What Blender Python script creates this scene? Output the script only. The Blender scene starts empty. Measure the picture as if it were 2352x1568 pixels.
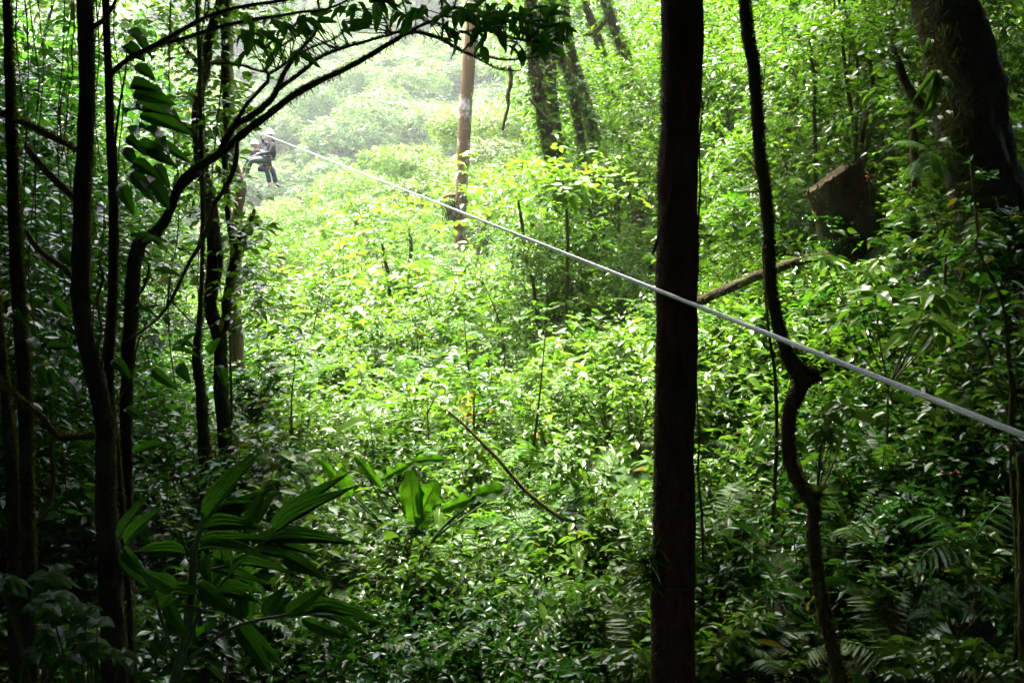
import bpy, math, random
import numpy as np
from mathutils import Vector, Matrix

random.seed(11)
rng = np.random.default_rng(11)
SC = bpy.context.scene
COL = SC.collection
R = math.radians

# ------------------------------------------------------------------ camera
FV, CXV, CYV, HZ = 2286.5, 1176.0, 784.0, 551.0     # focal length, centre and horizon row, in units of a 2352 px wide picture
PITCH = math.atan((CYV - HZ) / FV)
CP, SP = math.cos(PITCH), math.sin(PITCH)
cam = bpy.data.cameras.new('camera')
cam.sensor_width = 36.0
cam.lens = 36.0 * FV / 2352.0
cam.clip_start, cam.clip_end = 0.05, 2000.0
cam_o = bpy.data.objects.new('camera', cam)
COL.objects.link(cam_o)
cam_o.location = (0, 0, 0)
cam_o.rotation_euler = (R(90) - PITCH, 0, 0)
SC.camera = cam_o

# ------------------------------------------------------------------ sky, sun, exposure
SUN_EL, SUN_AZ = R(70), R(-35)           # azimuth measured from +Y towards +X
w = bpy.data.worlds.new('World')
SC.world = w
w.use_nodes = True
nt = w.node_tree
nt.nodes.clear()
sky = nt.nodes.new('ShaderNodeTexSky')
sky.sky_type = 'NISHITA'
sky.sun_disc = False
sky.sun_elevation = SUN_EL
sky.sun_rotation = SUN_AZ
sky.air_density = 1.0
sky.dust_density = 6.0
sky.ozone_density = 0.6
bg = nt.nodes.new('ShaderNodeBackground')
bg.inputs['Strength'].default_value = 0.07
wo = nt.nodes.new('ShaderNodeOutputWorld')
nt.links.new(sky.outputs[0], bg.inputs[0])
nt.links.new(bg.outputs[0], wo.inputs[0])
sl = bpy.data.lights.new('sun', 'SUN')
sl.energy = 1.5
sl.angle = R(10)
sl.color = (1.0, 0.95, 0.82)
so = bpy.data.objects.new('sun', sl)
COL.objects.link(so)
so.rotation_euler = (R(90) - SUN_EL, 0, R(180) - SUN_AZ)
so.rotation_euler = Vector((math.sin(SUN_AZ) * math.cos(SUN_EL), math.cos(SUN_AZ) * math.cos(SUN_EL), math.sin(SUN_EL))).to_track_quat('Z', 'Y').to_euler()
SC.view_settings.view_transform = 'Standard'
SC.view_settings.look = 'None'
SC.view_settings.gamma = 1.0
SC.view_settings.use_curve_mapping = False
SC.view_settings.exposure = 4.75
SC.render.engine = 'CYCLES'
cy = SC.cycles
cy.max_bounces = 7
cy.diffuse_bounces = 4
cy.glossy_bounces = 3
cy.transmission_bounces = 4
cy.volume_bounces = 1
cy.transparent_max_bounces = 8
cy.sample_clamp_indirect = 6.0

# ------------------------------------------------------------------ helpers
def P(px, py, d):
    xc, yc = (px - CXV) / FV * d, (CYV - py) / FV * d
    return np.array((xc, d * CP + yc * SP, -d * SP + yc * CP))

def proj(x, y, z):
    d = y * CP - z * SP
    yc = y * SP + z * CP
    return CXV + x / d * FV, CYV - yc / d * FV, d

TY = np.array([4, 5.5, 7.5, 10, 13, 17, 22, 30, 45, 60, 80, 110, 150, 250.])
TU = np.array([-.55, -.3, -.1, .05, .2, .35, .5])
TZ = np.array([
    [-3.1, -3.0, -2.7, -2.4, -2.1, -1.8, -1.5, -1.2, -.5, 1, 3, 8, 25, 95],
    [-3.2, -3.1, -2.8, -2.5, -2.2, -1.9, -1.8, -2.2, -4, -6, -9, -9, 10, 76],
    [-3.2, -3.1, -2.75, -2.35, -2.05, -1.8, -1.6, -1.6, -2.4, -3, -6, -8, 12, 80],
    [-3.2, -3.1, -2.75, -2.35, -1.95, -1.55, -1.1, -.4, .8, 2, 2, 2, 18, 85],
    [-3.2, -3.1, -2.55, -1.7, -.9, .1, 1.1, 2.8, 6, 9, 12, 15, 28, 92],
    [-3.2, -2.95, -2.0, -.6, .5, 1.8, 3.4, 5.9, 10, 14, 18, 23, 40, 100],
    [-3.1, -2.55, -1.35, .1, 1.4, 3.0, 5.0, 7.9, 13, 18, 24, 32, 52, 110],
])

def H(x, y):
    x, y = np.asarray(x, float), np.asarray(y, float)
    yy = np.clip(y, 4, 249.9)
    uu = x / yy
    u = np.clip(uu, -.5499, .4999)
    i = np.clip(np.searchsorted(TU, u, side='right') - 1, 0, len(TU) - 2)
    j = np.clip(np.searchsorted(TY, yy, side='right') - 1, 0, len(TY) - 2)
    a = (u - TU[i]) / (TU[i + 1] - TU[i])
    b = (yy - TY[j]) / (TY[j + 1] - TY[j])
    z = (TZ[i, j] * (1 - a) + TZ[i + 1, j] * a) * (1 - b) + (TZ[i, j + 1] * (1 - a) + TZ[i + 1, j + 1] * a) * b
    z = z + np.clip(uu - .5, 0, 9) * yy * .25 + np.clip(y - 249.9, 0, 999) * .5
    z = z + .13 * np.sin(1.7 * x + .6 * y) + .11 * np.sin(2.3 * y - 1.1 * x) + np.clip(yy - 30, 0, 60) * .012 * np.sin(.21 * x + .13 * y)
    return z

def nrmz(a):
    return a / np.maximum(np.linalg.norm(a, axis=-1, keepdims=True), 1e-9)

UP = np.array((0., 0., 1.))

class MB:
    """collects vertices and faces; build() links one mesh object"""
    def __init__(s):
        s.v, s.f, s.n = [], [], 0
    def add(s, v, faces):
        v = np.asarray(v, np.float32).reshape(-1, 3)
        for f in faces:
            f = np.asarray(f, np.int64)
            if len(f):
                s.f.append(f + s.n)
        s.v.append(v)
        s.n += len(v)
    def mesh(s, name, mat, off=(0, 0, 0), smooth=True):
        v = np.concatenate(s.v) - np.asarray(off, np.float32)
        me = bpy.data.meshes.new(name)
        me.vertices.add(len(v))
        me.vertices.foreach_set('co', v.astype(np.float32).ravel())
        loops = np.concatenate([f.ravel() for f in s.f])
        cnt = np.concatenate([np.full(len(f), f.shape[1]) for f in s.f])
        st = np.concatenate(([0], np.cumsum(cnt)[:-1]))
        me.loops.add(len(loops))
        me.loops.foreach_set('vertex_index', loops.astype(np.int32))
        me.polygons.add(len(cnt))
        me.polygons.foreach_set('loop_start', st.astype(np.int32))
        me.polygons.foreach_set('loop_total', cnt.astype(np.int32))
        me.polygons.foreach_set('use_smooth', np.full(len(cnt), smooth))
        me.update(calc_edges=True)
        me.materials.append(mat)
        return me
    def tube(s, path, rad, sides=8, step=None, rough=0.0, n=None, cap=True, lobes=None):
        path, rad = np.asarray(path, float), np.asarray(rad, float)
        seg = np.linalg.norm(np.diff(path, axis=0), axis=1)
        L = np.concatenate(([0], np.cumsum(seg)))
        if n is None:
            n = max(len(path), int(L[-1] / step) + 1 if step else len(path))
        t = np.linspace(0, L[-1], n)
        c = catmull(L, path, t)
        r = np.interp(t, L, rad)
        T = nrmz(np.gradient(c, axis=0))
        ref = np.array((1., 0, 0)) if abs(T[0][0]) < .8 else np.array((0, 1., 0))
        A = np.zeros_like(c)
        a = ref - T[0] * ref.dot(T[0])
        for i in range(n):
            a = a - T[i] * a.dot(T[i])
            a = a / max(np.linalg.norm(a), 1e-9)
            A[i] = a
        B = np.cross(T, A)
        th = np.linspace(0, 2 * np.pi, sides, endpoint=False)
        rr = np.repeat(r[:, None], sides, 1)
        if rough:
            m = np.zeros_like(rr)
            for k in range(7):
                fr, am = rng.integers(1, 6), rng.uniform(.3, 1)
                m += am * np.sin(fr * th[None] + rng.uniform(2, 26) * t[:, None] / max(r.max() * 12, .3) + rng.uniform(0, 6.3))
            m += rng.normal(0, .8, m.shape)
            rr = rr * (1 + rough * m)
        if lobes is not None:
            rr = rr * lobes(t / L[-1], th)
        v = c[:, None] + rr[..., None] * (np.cos(th)[None, :, None] * A[:, None] + np.sin(th)[None, :, None] * B[:, None])
        i, j = np.meshgrid(np.arange(n - 1), np.arange(sides), indexing='ij')
        k = (j + 1) % sides
        q = np.stack([i * sides + j, i * sides + k, (i + 1) * sides + k, (i + 1) * sides + j], -1).reshape(-1, 4)
        caps = []
        if cap:
            caps = [np.arange(sides)[::-1][None], ((n - 1) * sides + np.arange(sides))[None]]
        s.add(v, [q] + caps)
        return c, r
    def leaves(s, base, axis, nrm, L, W, droop=.15, hi=False, fold=.3, wavy=0.0):
        base, axis = np.asarray(base, float), nrmz(np.asarray(axis, float))
        N = len(base)
        if N == 0:
            return
        side = nrmz(np.cross(axis, nrm))
        nn = np.cross(side, axis)
        L = np.broadcast_to(np.asarray(L, float), (N,))
        W = np.broadcast_to(np.asarray(W, float), (N,))
        droop = np.broadcast_to(np.asarray(droop, float), (N,))
        tp, faces = (LEAF_HI if hi == 2 else LEAF_MID) if hi else LEAF_LO
        t, sd = tp[:, 0], tp[:, 1]
        v = (base[:, None] + axis[:, None] * (L[:, None] * t)[..., None] + side[:, None] * (W[:, None] * sd)[..., None]
             + nn[:, None] * (fold * np.abs(sd)[None] * W[:, None] - droop[:, None] * L[:, None] * t[None] ** 2)[..., None])
        if wavy:
            v = v + rng.normal(0, wavy, v.shape) * W[:, None, None]
        K = len(tp)
        s.add(v, [(np.asarray(f)[None] + (np.arange(N) * K)[:, None, None]).reshape(-1, len(f[0])) for f in faces])

def catmull(L, path, t):
    if len(path) < 3:
        return np.stack([np.interp(t, L, path[:, k]) for k in range(3)], 1)
    tan = np.gradient(path, L, axis=0)
    i = np.clip(np.searchsorted(L, t, side='right') - 1, 0, len(L) - 2)
    h = (L[i + 1] - L[i])[:, None]
    u = ((t - L[i]) / (L[i + 1] - L[i]))[:, None]
    return ((2 * u**3 - 3 * u**2 + 1) * path[i] + (u**3 - 2 * u**2 + u) * h * tan[i]
            + (-2 * u**3 + 3 * u**2) * path[i + 1] + (u**3 - u**2) * h * tan[i + 1])

LEAF_LO = (np.array([(0, 0), (1, 0), (.42, .5), (.42, -.5)]), [[(0, 2, 1)], [(0, 1, 3)]])
LEAF_MID = (np.array([(0, 0), (.5, 0), (1, 0), (.2, .36), (.55, .5), (.2, -.36), (.55, -.5)]),
            [[(0, 3, 1), (2, 1, 4), (0, 1, 5), (2, 6, 1)], [(1, 3, 4), (1, 6, 5)]])
_t = [0, .12, .3, .5, .7, .87, 1]
_w = [.02, .26, .46, .5, .4, .2, 0]
_pts = [(a, 0) for a in _t] + [(a, b) for a, b in zip(_t[:-1], _w[:-1])] + [(a, -b) for a, b in zip(_t[:-1], _w[:-1])]
LEAF_HI = (np.array(_pts), [[(i, 7 + i, 8 + i, i + 1) for i in range(5)] + [(i, i + 1, 14 + i, 13 + i) for i in range(5)],
                            [(5, 12, 6), (5, 6, 18)]])

# ------------------------------------------------------------------ materials
def mat(name):
    m = bpy.data.materials.new(name)
    m.use_nodes = True
    n = m.node_tree
    n.nodes.clear()
    return m, n, n.nodes, n.links

def leaf_mat(name, dark, light, trans=.4, rough=.3, spec=.36, yellow=.005, brown=.01, tcol=None, veins=0.0, objvar=.35):
    m, n, N, Lk = mat(name)
    out = N.new('ShaderNodeOutputMaterial')
    geo = N.new('ShaderNodeNewGeometry')
    oi = N.new('ShaderNodeObjectInfo')
    mx = N.new('ShaderNodeMath'); mx.operation = 'MULTIPLY_ADD'
    Lk.new(oi.outputs['Random'], mx.inputs[0]); mx.inputs[1].default_value = objvar; 
    sc = N.new('ShaderNodeMath'); sc.operation = 'MULTIPLY'; sc.inputs[1].default_value = 1 - objvar
    Lk.new(geo.outputs['Random Per Island'], sc.inputs[0])
    Lk.new(sc.outputs[0], mx.inputs[2])
    rp = N.new('ShaderNodeValToRGB')
    e = rp.color_ramp.elements
    e[0].position, e[0].color = 0.0, (*dark, 1)
    e[1].position, e[1].color = 0.85, (*light, 1)
    Lk.new(mx.outputs[0], rp.inputs[0])
    # a few old yellow and brown leaves, picked by leaf
    r2 = N.new('ShaderNodeValToRGB')
    r2.color_ramp.interpolation = 'CONSTANT'
    f = r2.color_ramp.elements
    f[0].position, f[0].color = 0, (0, 0, 0, 1)
    f[1].position, f[1].color = 1 - yellow, (1, 1, 1, 1)
    hs = N.new('ShaderNodeMath'); hs.operation = 'FRACT'
    h2 = N.new('ShaderNodeMath'); h2.operation = 'MULTIPLY'; h2.inputs[1].default_value = 37.7
    Lk.new(geo.outputs['Random Per Island'], h2.inputs[0]); Lk.new(h2.outputs[0], hs.inputs[0])
    Lk.new(hs.outputs[0], r2.inputs[0])
    m1 = N.new('ShaderNodeMix'); m1.data_type = 'RGBA'
    Lk.new(r2.outputs[0], m1.inputs[0]); Lk.new(rp.outputs[0], m1.inputs[6]); m1.inputs[7].default_value = (.16, .13, .012, 1)
    nz = N.new('ShaderNodeTexNoise'); nz.inputs['Scale'].default_value = 22.0; nz.inputs['Detail'].default_value = 3
    tc = N.new('ShaderNodeTexCoord'); Lk.new(tc.outputs['Object'], nz.inputs['Vector'])
    m2 = N.new('ShaderNodeMix'); m2.data_type = 'RGBA'; m2.blend_type = 'MULTIPLY'; m2.inputs[0].default_value = .55
    cr = N.new('ShaderNodeValToRGB'); cr.color_ramp.elements[0].position = .3; cr.color_ramp.elements[0].color = (.45, .5, .4, 1)
    cr.color_ramp.elements[1].position = .7; cr.color_ramp.elements[1].color = (1, 1, 1, 1)
    Lk.new(nz.outputs[0], cr.inputs[0])
    Lk.new(m1.outputs[2], m2.inputs[6]); Lk.new(cr.outputs[0], m2.inputs[7])
    pb = N.new('ShaderNodeBsdfPrincipled')
    pb.inputs['Roughness'].default_value = rough
    pb.inputs['Specular IOR Level'].default_value = spec
    Lk.new(m2.outputs[2], pb.inputs['Base Color'])
    if veins:
        uv = N.new('ShaderNodeTexWave'); uv.wave_type = 'BANDS'; uv.bands_direction = 'X'
        uv.inputs['Scale'].default_value = veins; uv.inputs['Distortion'].default_value = .6
        Lk.new(tc.outputs['Object'], uv.inputs['Vector'])
        bp = N.new('ShaderNodeBump'); bp.inputs['Strength'].default_value = .5; bp.inputs['Distance'].default_value = .01
        Lk.new(uv.outputs[0], bp.inputs['Height']); Lk.new(bp.outputs[0], pb.inputs['Normal'])
    tr = N.new('ShaderNodeBsdfTranslucent')
    g = N.new('ShaderNodeMix'); g.data_type = 'RGBA'; g.blend_type = 'MULTIPLY'; g.inputs[0].default_value = 1
    g.inputs[7].default_value = (*(tcol or (1.45, 1.5, .6)), 1)
    Lk.new(m2.outputs[2], g.inputs[6]); Lk.new(g.outputs[2], tr.inputs[0])
    ms = N.new('ShaderNodeMixShader'); ms.inputs[0].default_value = trans
    Lk.new(pb.outputs[0], ms.inputs[1]); Lk.new(tr.outputs[0], ms.inputs[2])
    Lk.new(ms.outputs[0], out.inputs[0])
    return m

def bark_mat(name, c0, c1, moss=.3, mosscol=(.05, .065, .012), scale=1.0, rough=.85, bump=.6, stretch=.22, mscale=4.0, fleck=0.0):
    m, n, N, Lk = mat(name)
    out = N.new('ShaderNodeOutputMaterial')
    tc = N.new('ShaderNodeTexCoord')
    mp = N.new('ShaderNodeMapping'); mp.inputs['Scale'].default_value = (1, 1, stretch)
    Lk.new(tc.outputs['Object'], mp.inputs[0])
    nz = N.new('ShaderNodeTexNoise'); nz.inputs['Scale'].default_value = 28 * scale; nz.inputs['Detail'].default_value = 7; nz.inputs['Roughness'].default_value = .65
    Lk.new(mp.outputs[0], nz.inputs['Vector'])
    rp = N.new('ShaderNodeValToRGB')
    rp.color_ramp.elements[0].position, rp.color_ramp.elements[0].color = .32, (*c0, 1)
    rp.color_ramp.elements[1].position, rp.color_ramp.elements[1].color = .68, (*c1, 1)
    Lk.new(nz.outputs[0], rp.inputs[0])
    n2 = N.new('ShaderNodeTexNoise'); n2.inputs['Scale'].default_value = mscale * scale; n2.inputs['Detail'].default_value = 8; n2.inputs['Roughness'].default_value = .7
    Lk.new(tc.outputs['Object'], n2.inputs['Vector'])
    r2 = N.new('ShaderNodeValToRGB')
    r2.color_ramp.elements[0].position = max(.02, .62 - moss * .5); r2.color_ramp.elements[0].color = (0, 0, 0, 1)
    r2.color_ramp.elements[1].position = max(.1, .74 - moss * .5); r2.color_ramp.elements[1].color = (1, 1, 1, 1)
    Lk.new(n2.outputs[0], r2.inputs[0])
    mx = N.new('ShaderNodeMix'); mx.data_type = 'RGBA'
    Lk.new(r2.outputs[0], mx.inputs[0]); Lk.new(rp.outputs[0], mx.inputs[6]); mx.inputs[7].default_value = (*mosscol, 1)
    pb = N.new('ShaderNodeBsdfPrincipled'); pb.inputs['Roughness'].default_value = rough; pb.inputs['Specular IOR Level'].default_value = .12
    base_out = mx.outputs[2]
    if fleck:
        n3 = N.new('ShaderNodeTexNoise'); n3.inputs['Scale'].default_value = 34; n3.inputs['Detail'].default_value = 5; n3.inputs['Roughness'].default_value = .75
        Lk.new(tc.outputs['Object'], n3.inputs['Vector'])
        r3 = N.new('ShaderNodeValToRGB'); r3.color_ramp.elements[0].position = .62; r3.color_ramp.elements[1].position = .70
        Lk.new(n3.outputs[0], r3.inputs[0])
        m3 = N.new('ShaderNodeMix'); m3.data_type = 'RGBA'
        Lk.new(r3.outputs[0], m3.inputs[0]); Lk.new(mx.outputs[2], m3.inputs[6]); m3.inputs[7].default_value = (fleck, fleck * 1.02, fleck * .8, 1)
        base_out = m3.outputs[2]
    Lk.new(base_out, pb.inputs['Base Color'])
    bp = N.new('ShaderNodeBump'); bp.inputs['Strength'].default_value = bump; bp.inputs['Distance'].default_value = .015
    ad = N.new('ShaderNodeMath'); ad.operation = 'ADD'
    Lk.new(nz.outputs[0], ad.inputs[0]); Lk.new(n2.outputs[0], ad.inputs[1])
    Lk.new(ad.outputs[0], bp.inputs['Height']); Lk.new(bp.outputs[0], pb.inputs['Normal'])
    Lk.new(pb.outputs[0], out.inputs[0])
    return m

def plain_mat(name, col, rough=.6, metal=0, spec=.5, noise=0.0, nscale=30):
    m, n, N, Lk = mat(name)
    out = N.new('ShaderNodeOutputMaterial')
    pb = N.new('ShaderNodeBsdfPrincipled')
    pb.inputs['Base Color'].default_value = (*col, 1)
    pb.inputs['Roughness'].default_value = rough
    pb.inputs['Metallic'].default_value = metal
    pb.inputs['Specular IOR Level'].default_value = spec
    if noise:
        tc = N.new('ShaderNodeTexCoord')
        nz = N.new('ShaderNodeTexNoise'); nz.inputs['Scale'].default_value = nscale; nz.inputs['Detail'].default_value = 5
        Lk.new(tc.outputs['Object'], nz.inputs['Vector'])
        rp = N.new('ShaderNodeValToRGB')
        rp.color_ramp.elements[0].position = .3; rp.color_ramp.elements[0].color = (*[c * (1 - noise) for c in col], 1)
        rp.color_ramp.elements[1].position = .7; rp.color_ramp.elements[1].color = (*[min(1, c * (1 + noise)) for c in col], 1)
        Lk.new(nz.outputs[0], rp.inputs[0]); Lk.new(rp.outputs[0], pb.inputs['Base Color'])
    Lk.new(pb.outputs[0], out.inputs[0])
    return m

M = {}
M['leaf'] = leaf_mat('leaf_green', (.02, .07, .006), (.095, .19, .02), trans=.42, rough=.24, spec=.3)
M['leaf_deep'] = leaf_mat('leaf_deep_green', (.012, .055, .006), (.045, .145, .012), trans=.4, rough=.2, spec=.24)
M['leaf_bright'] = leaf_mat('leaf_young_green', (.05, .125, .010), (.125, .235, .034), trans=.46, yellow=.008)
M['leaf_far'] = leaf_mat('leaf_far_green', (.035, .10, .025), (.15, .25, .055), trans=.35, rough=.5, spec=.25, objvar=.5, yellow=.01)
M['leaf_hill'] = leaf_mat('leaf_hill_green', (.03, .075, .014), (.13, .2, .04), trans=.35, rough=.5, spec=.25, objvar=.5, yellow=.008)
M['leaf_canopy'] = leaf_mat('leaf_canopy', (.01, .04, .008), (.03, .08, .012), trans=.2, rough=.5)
M['leaf_big'] = leaf_mat('leaf_big', (.03, .10, .010), (.07, .17, .016), trans=.5, rough=.36, tcol=(1.5, 1.7, .4), yellow=.001, veins=8)
M['leaf_palm'] = leaf_mat('leaf_palm', (.018, .075, .008), (.045, .14, .014), trans=.4, rough=.2, spec=.3, yellow=.001, veins=22)
M['leaf_shade'] = leaf_mat('leaf_broad_dark', (.012, .06, .006), (.035, .12, .010), trans=.4, rough=.2, spec=.2, yellow=.001, veins=10)
M['fern'] = leaf_mat('fern_green', (.03, .10, .012), (.08, .17, .02), trans=.45, rough=.45)
M['moss'] = leaf_mat('moss_tufts', (.025, .032, .005), (.08, .088, .013), trans=.4, rough=.8, spec=.1, brown=.2)
M['bark_dark'] = bark_mat('bark_dark', (.007, .005, .004), (.03, .02, .014), moss=.3, mosscol=(.03, .04, .008), fleck=.05)
M['bark_main'] = bark_mat('bark_main', (.012, .007, .005), (.085, .038, .02), moss=.22, mosscol=(.035, .035, .012), bump=1.0, fleck=.14)
M['bark_moss'] = bark_mat('bark_moss', (.016, .011, .008), (.075, .045, .028), moss=.42, mosscol=(.06, .06, .012), scale=.8)
M['bark_pale'] = bark_mat('bark_pale', (.13, .08, .055), (.5, .46, .41), moss=.5, mosscol=(.10, .06, .025), scale=.5, stretch=.6)
M['bark_red'] = bark_mat('bark_red', (.09, .05, .035), (.2, .12, .085), moss=.3, scale=.7)
M['stem'] = bark_mat('stem_brown', (.03, .03, .012), (.09, .075, .03), moss=.3)
M['stem_green'] = plain_mat('stem_green', (.035, .075, .014), .5, noise=.3)
M['wood_cut'] = bark_mat('wood_cut', (.006, .0035, .002), (.055, .02, .008), moss=.35, bump=1.0, mosscol=(.03, .035, .012), scale=.6, stretch=.25)
M['wood_face'] = bark_mat('wood_pale_edge', (.008, .005, .003), (.04, .022, .010), moss=.2, mosscol=(.06, .06, .02), scale=.7)
M['litter'] = leaf_mat('leaf_litter', (.05, .028, .012), (.16, .09, .035), trans=.2, rough=.7)
M['steel'] = plain_mat('galvanised_steel', (.5, .505, .51), .36, metal=1.0, noise=.12, nscale=60)
M['skin'] = plain_mat('skin', (.3, .16, .11), .55)
M['white_shell'] = plain_mat('helmet_white', (.8, .8, .8), .3)
M['jacket'] = plain_mat('jacket_charcoal', (.010, .010, .013), .8, noise=.35, nscale=12)
M['navy'] = plain_mat('jacket_navy', (.014, .018, .034), .8, noise=.3, nscale=12)
M['trousers'] = plain_mat('trousers_grey_green', (.022, .032, .028), .85, noise=.3, nscale=10)
M['jeans'] = plain_mat('jeans_blue', (.010, .018, .036), .85, noise=.35, nscale=14)
M['shoe'] = plain_mat('shoe_grey', (.05, .047, .045), .7, noise=.3)
M['strap'] = plain_mat('strap_black', (.03, .03, .035), .7)
M['strap_red'] = plain_mat('strap_orange', (.55, .12, .04), .6)
M['hair'] = plain_mat('hair_brown', (.05, .03, .02), .6)
M['red'] = plain_mat('berry_red', (.5, .02, .015), .35)
M['yellow_leaf'] = leaf_mat('leaf_yellow', (.35, .22, .012), (.5, .33, .02), trans=.4)
M['vine'] = bark_mat('vine_bark', (.02, .012, .008), (.09, .05, .03), moss=.35, mosscol=(.06, .065, .015))

def ground_mat():
    m, n, N, Lk = mat('forest_floor')
    out = N.new('ShaderNodeOutputMaterial')
    tc = N.new('ShaderNodeTexCoord')
    a = N.new('ShaderNodeTexNoise'); a.inputs['Scale'].default_value = 3; a.inputs['Detail'].default_value = 9; a.inputs['Roughness'].default_value = .7
    b = N.new('ShaderNodeTexNoise'); b.inputs['Scale'].default_value = .5; b.inputs['Detail'].default_value = 6
    Lk.new(tc.outputs['Object'], a.inputs[0]); Lk.new(tc.outputs['Object'], b.inputs[0])
    rp = N.new('ShaderNodeValToRGB'); rp.color_ramp.elements[0].position = .35; rp.color_ramp.elements[0].color = (.018, .013, .008, 1)
    rp.color_ramp.elements[1].position = .7; rp.color_ramp.elements[1].color = (.05, .055, .022, 1)
    Lk.new(a.outputs[0], rp.inputs[0])
    r2 = N.new('ShaderNodeValToRGB'); r2.color_ramp.elements[0].position = .3; r2.color_ramp.elements[1].position = .5
    Lk.new(b.outputs[0], r2.inputs[0])
    mx = N.new('ShaderNodeMix'); mx.data_type = 'RGBA'
    Lk.new(r2.outputs[0], mx.inputs[0]); Lk.new(rp.outputs[0], mx.inputs[6]); mx.inputs[7].default_value = (.03, .065, .014, 1)
    pb = N.new('ShaderNodeBsdfPrincipled'); pb.inputs['Roughness'].default_value = .95; pb.inputs['Specular IOR Level'].default_value = .2
    Lk.new(mx.outputs[2], pb.inputs['Base Color'])
    bp = N.new('ShaderNodeBump'); bp.inputs['Strength'].default_value = .8; bp.inputs['Distance'].default_value = .05
    Lk.new(a.outputs[0], bp.inputs['Height']); Lk.new(bp.outputs[0], pb.inputs['Normal'])
    Lk.new(pb.outputs[0], out.inputs[0])
    return m
M['ground'] = ground_mat()

# ------------------------------------------------------------------ objects
def props(o, label=None, cat=None, group=None, kind=None):
    if label: o['label'] = label
    if cat: o['category'] = cat
    if group: o['group'] = group
    if kind: o['kind'] = kind
    return o

def thing(name, label, cat, loc=(0, 0, 0), group=None):
    o = bpy.data.objects.new(name, None)
    o.empty_display_size = .1
    COL.objects.link(o)
    o.location = [float(c) for c in loc]
    return props(o, label, cat, group)

def root_loc(o):
    l = Vector((0, 0, 0))
    while o is not None:
        l += o.location
        o = o.parent
    return np.array(l)

def part(parent, name, mb, material, kind=None, smooth=True, label=None):
    me = mb.mesh(name, material, root_loc(parent) if parent else (0, 0, 0), smooth)
    o = bpy.data.objects.new(name, me)
    COL.objects.link(o)
    if parent: o.parent = parent
    if kind: o['kind'] = kind
    if label: o['label'] = label
    return o

def dup(src, loc, rz=0, sc=1, label=None, group=None, tilt=(0, 0)):
    r = src.copy()
    COL.objects.link(r)
    r.location = [float(c) for c in loc]
    r.rotation_euler = (tilt[0], tilt[1], rz)
    r.scale = (sc, sc, sc) if np.isscalar(sc) else sc
    if label: r['label'] = label
    if group: r['group'] = group
    for ch in src.children:
        c = ch.copy(); COL.objects.link(c); c.parent = r
        for g in ch.children:
            d = g.copy(); COL.objects.link(d); d.parent = c
    return r

def trace(pts, d):
    """pts: (column, row, half width) in picture units, d: depth or a depth per point -> path, radii in metres"""
    ds = np.broadcast_to(np.asarray(d, float), (len(pts),)) if np.ndim(d) == 0 else np.interp(np.linspace(0, 1, len(pts)), np.linspace(0, 1, len(d)), d)
    path = np.array([P(p[0], p[1], q) for p, q in zip(pts, ds)])
    rad = np.array([p[2] / FV * q for p, q in zip(pts, ds)])
    return path, rad

def to_ground(path, rad, flare=1.3):
    x, y = path[-1][:2]
    z = float(H(x, y)) - .1
    if z < path[-1][2] - .05:
        path = np.vstack([path, (x, y, z)])
        rad = np.append(rad, rad[-1] * flare)
    return path, rad

def up_out(path, rad, top=5.0, dx=0., dy=0., taper=.75):
    """carry a trunk on above the picture's top edge"""
    p0 = path[0]
    n = np.array([[p0[0] + dx, p0[1] + dy, top], [p0[0] + dx * .5, p0[1] + dy * .5, (top + p0[2]) / 2]])
    return np.vstack([n, path]), np.concatenate(([rad[0] * taper, rad[0] * (1 + taper) / 2], rad))

def moss_tufts(path, rad, n, ln=.03, bias=None, spread=1.0):
    """little hair-like tufts standing off a stem"""
    mb = MB()
    k = rng.random(n) * (len(path) - 1)
    i = k.astype(int); f = (k - i)[:, None]
    c = path[i] * (1 - f) + path[np.minimum(i + 1, len(path) - 1)] * f
    r = np.interp(k, np.arange(len(rad)), rad)
    T = nrmz(path[np.minimum(i + 1, len(path) - 1)] - path[i] + 1e-6)
    d = rng.normal(size=(n, 3))
    if bias is not None:
        d += np.asarray(bias, float) * 1.3
    d = nrmz(d - T * (d * T).sum(1, keepdims=True))
    ax = nrmz(d + rng.normal(0, .5, (n, 3)) + np.array((0, 0, -.35)))
    mb.leaves(c + d * r[:, None] * .97, ax, rng.normal(size=(n, 3)), ln * .62 * rng.uniform(.3, 1.7, n), ln * .2, .35)
    return mb

def twigs(mb, pos, dirs, n, tl, ll, lw, hi=False, droop=.2, tilt=.45, up=1.0, sag=.12, face=None):
    """n leaves, alternate, along each of the twigs that start at pos"""
    Mn = len(pos)
    t = (np.arange(n) + .6) / n
    base = pos[:, None] + dirs[:, None] * (tl * t)[None, :, None]
    base = base - UP * (tl * .25 * t**2)[None, :, None]
    per = nrmz(np.cross(dirs, UP) + 1e-4)
    sg = np.where(np.arange(n) % 2 == 0, 1., -1.)
    ax = dirs[:, None] * .6 + per[:, None] * sg[None, :, None] * .8 + rng.normal(0, .3, (Mn, n, 3)) - UP * sag
    nr = (UP * up if face is None else face[:, None]) + rng.normal(0, tilt, (Mn, n, 3))
    k = Mn * n
    s = rng.uniform(.6, 1.3, k)
    mb.leaves((base + rng.normal(0, tl * .06, base.shape)).reshape(k, 3), ax.reshape(k, 3), nr.reshape(k, 3), ll * s, lw * s, droop, hi)

def rdir(n, zlo=-1., zhi=1.):
    a = rng.uniform(0, 2 * np.pi, n)
    z = rng.uniform(zlo, zhi, n)
    c = np.sqrt(np.maximum(0, 1 - z * z))
    return np.stack([np.cos(a) * c, np.sin(a) * c, z], 1)

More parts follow.
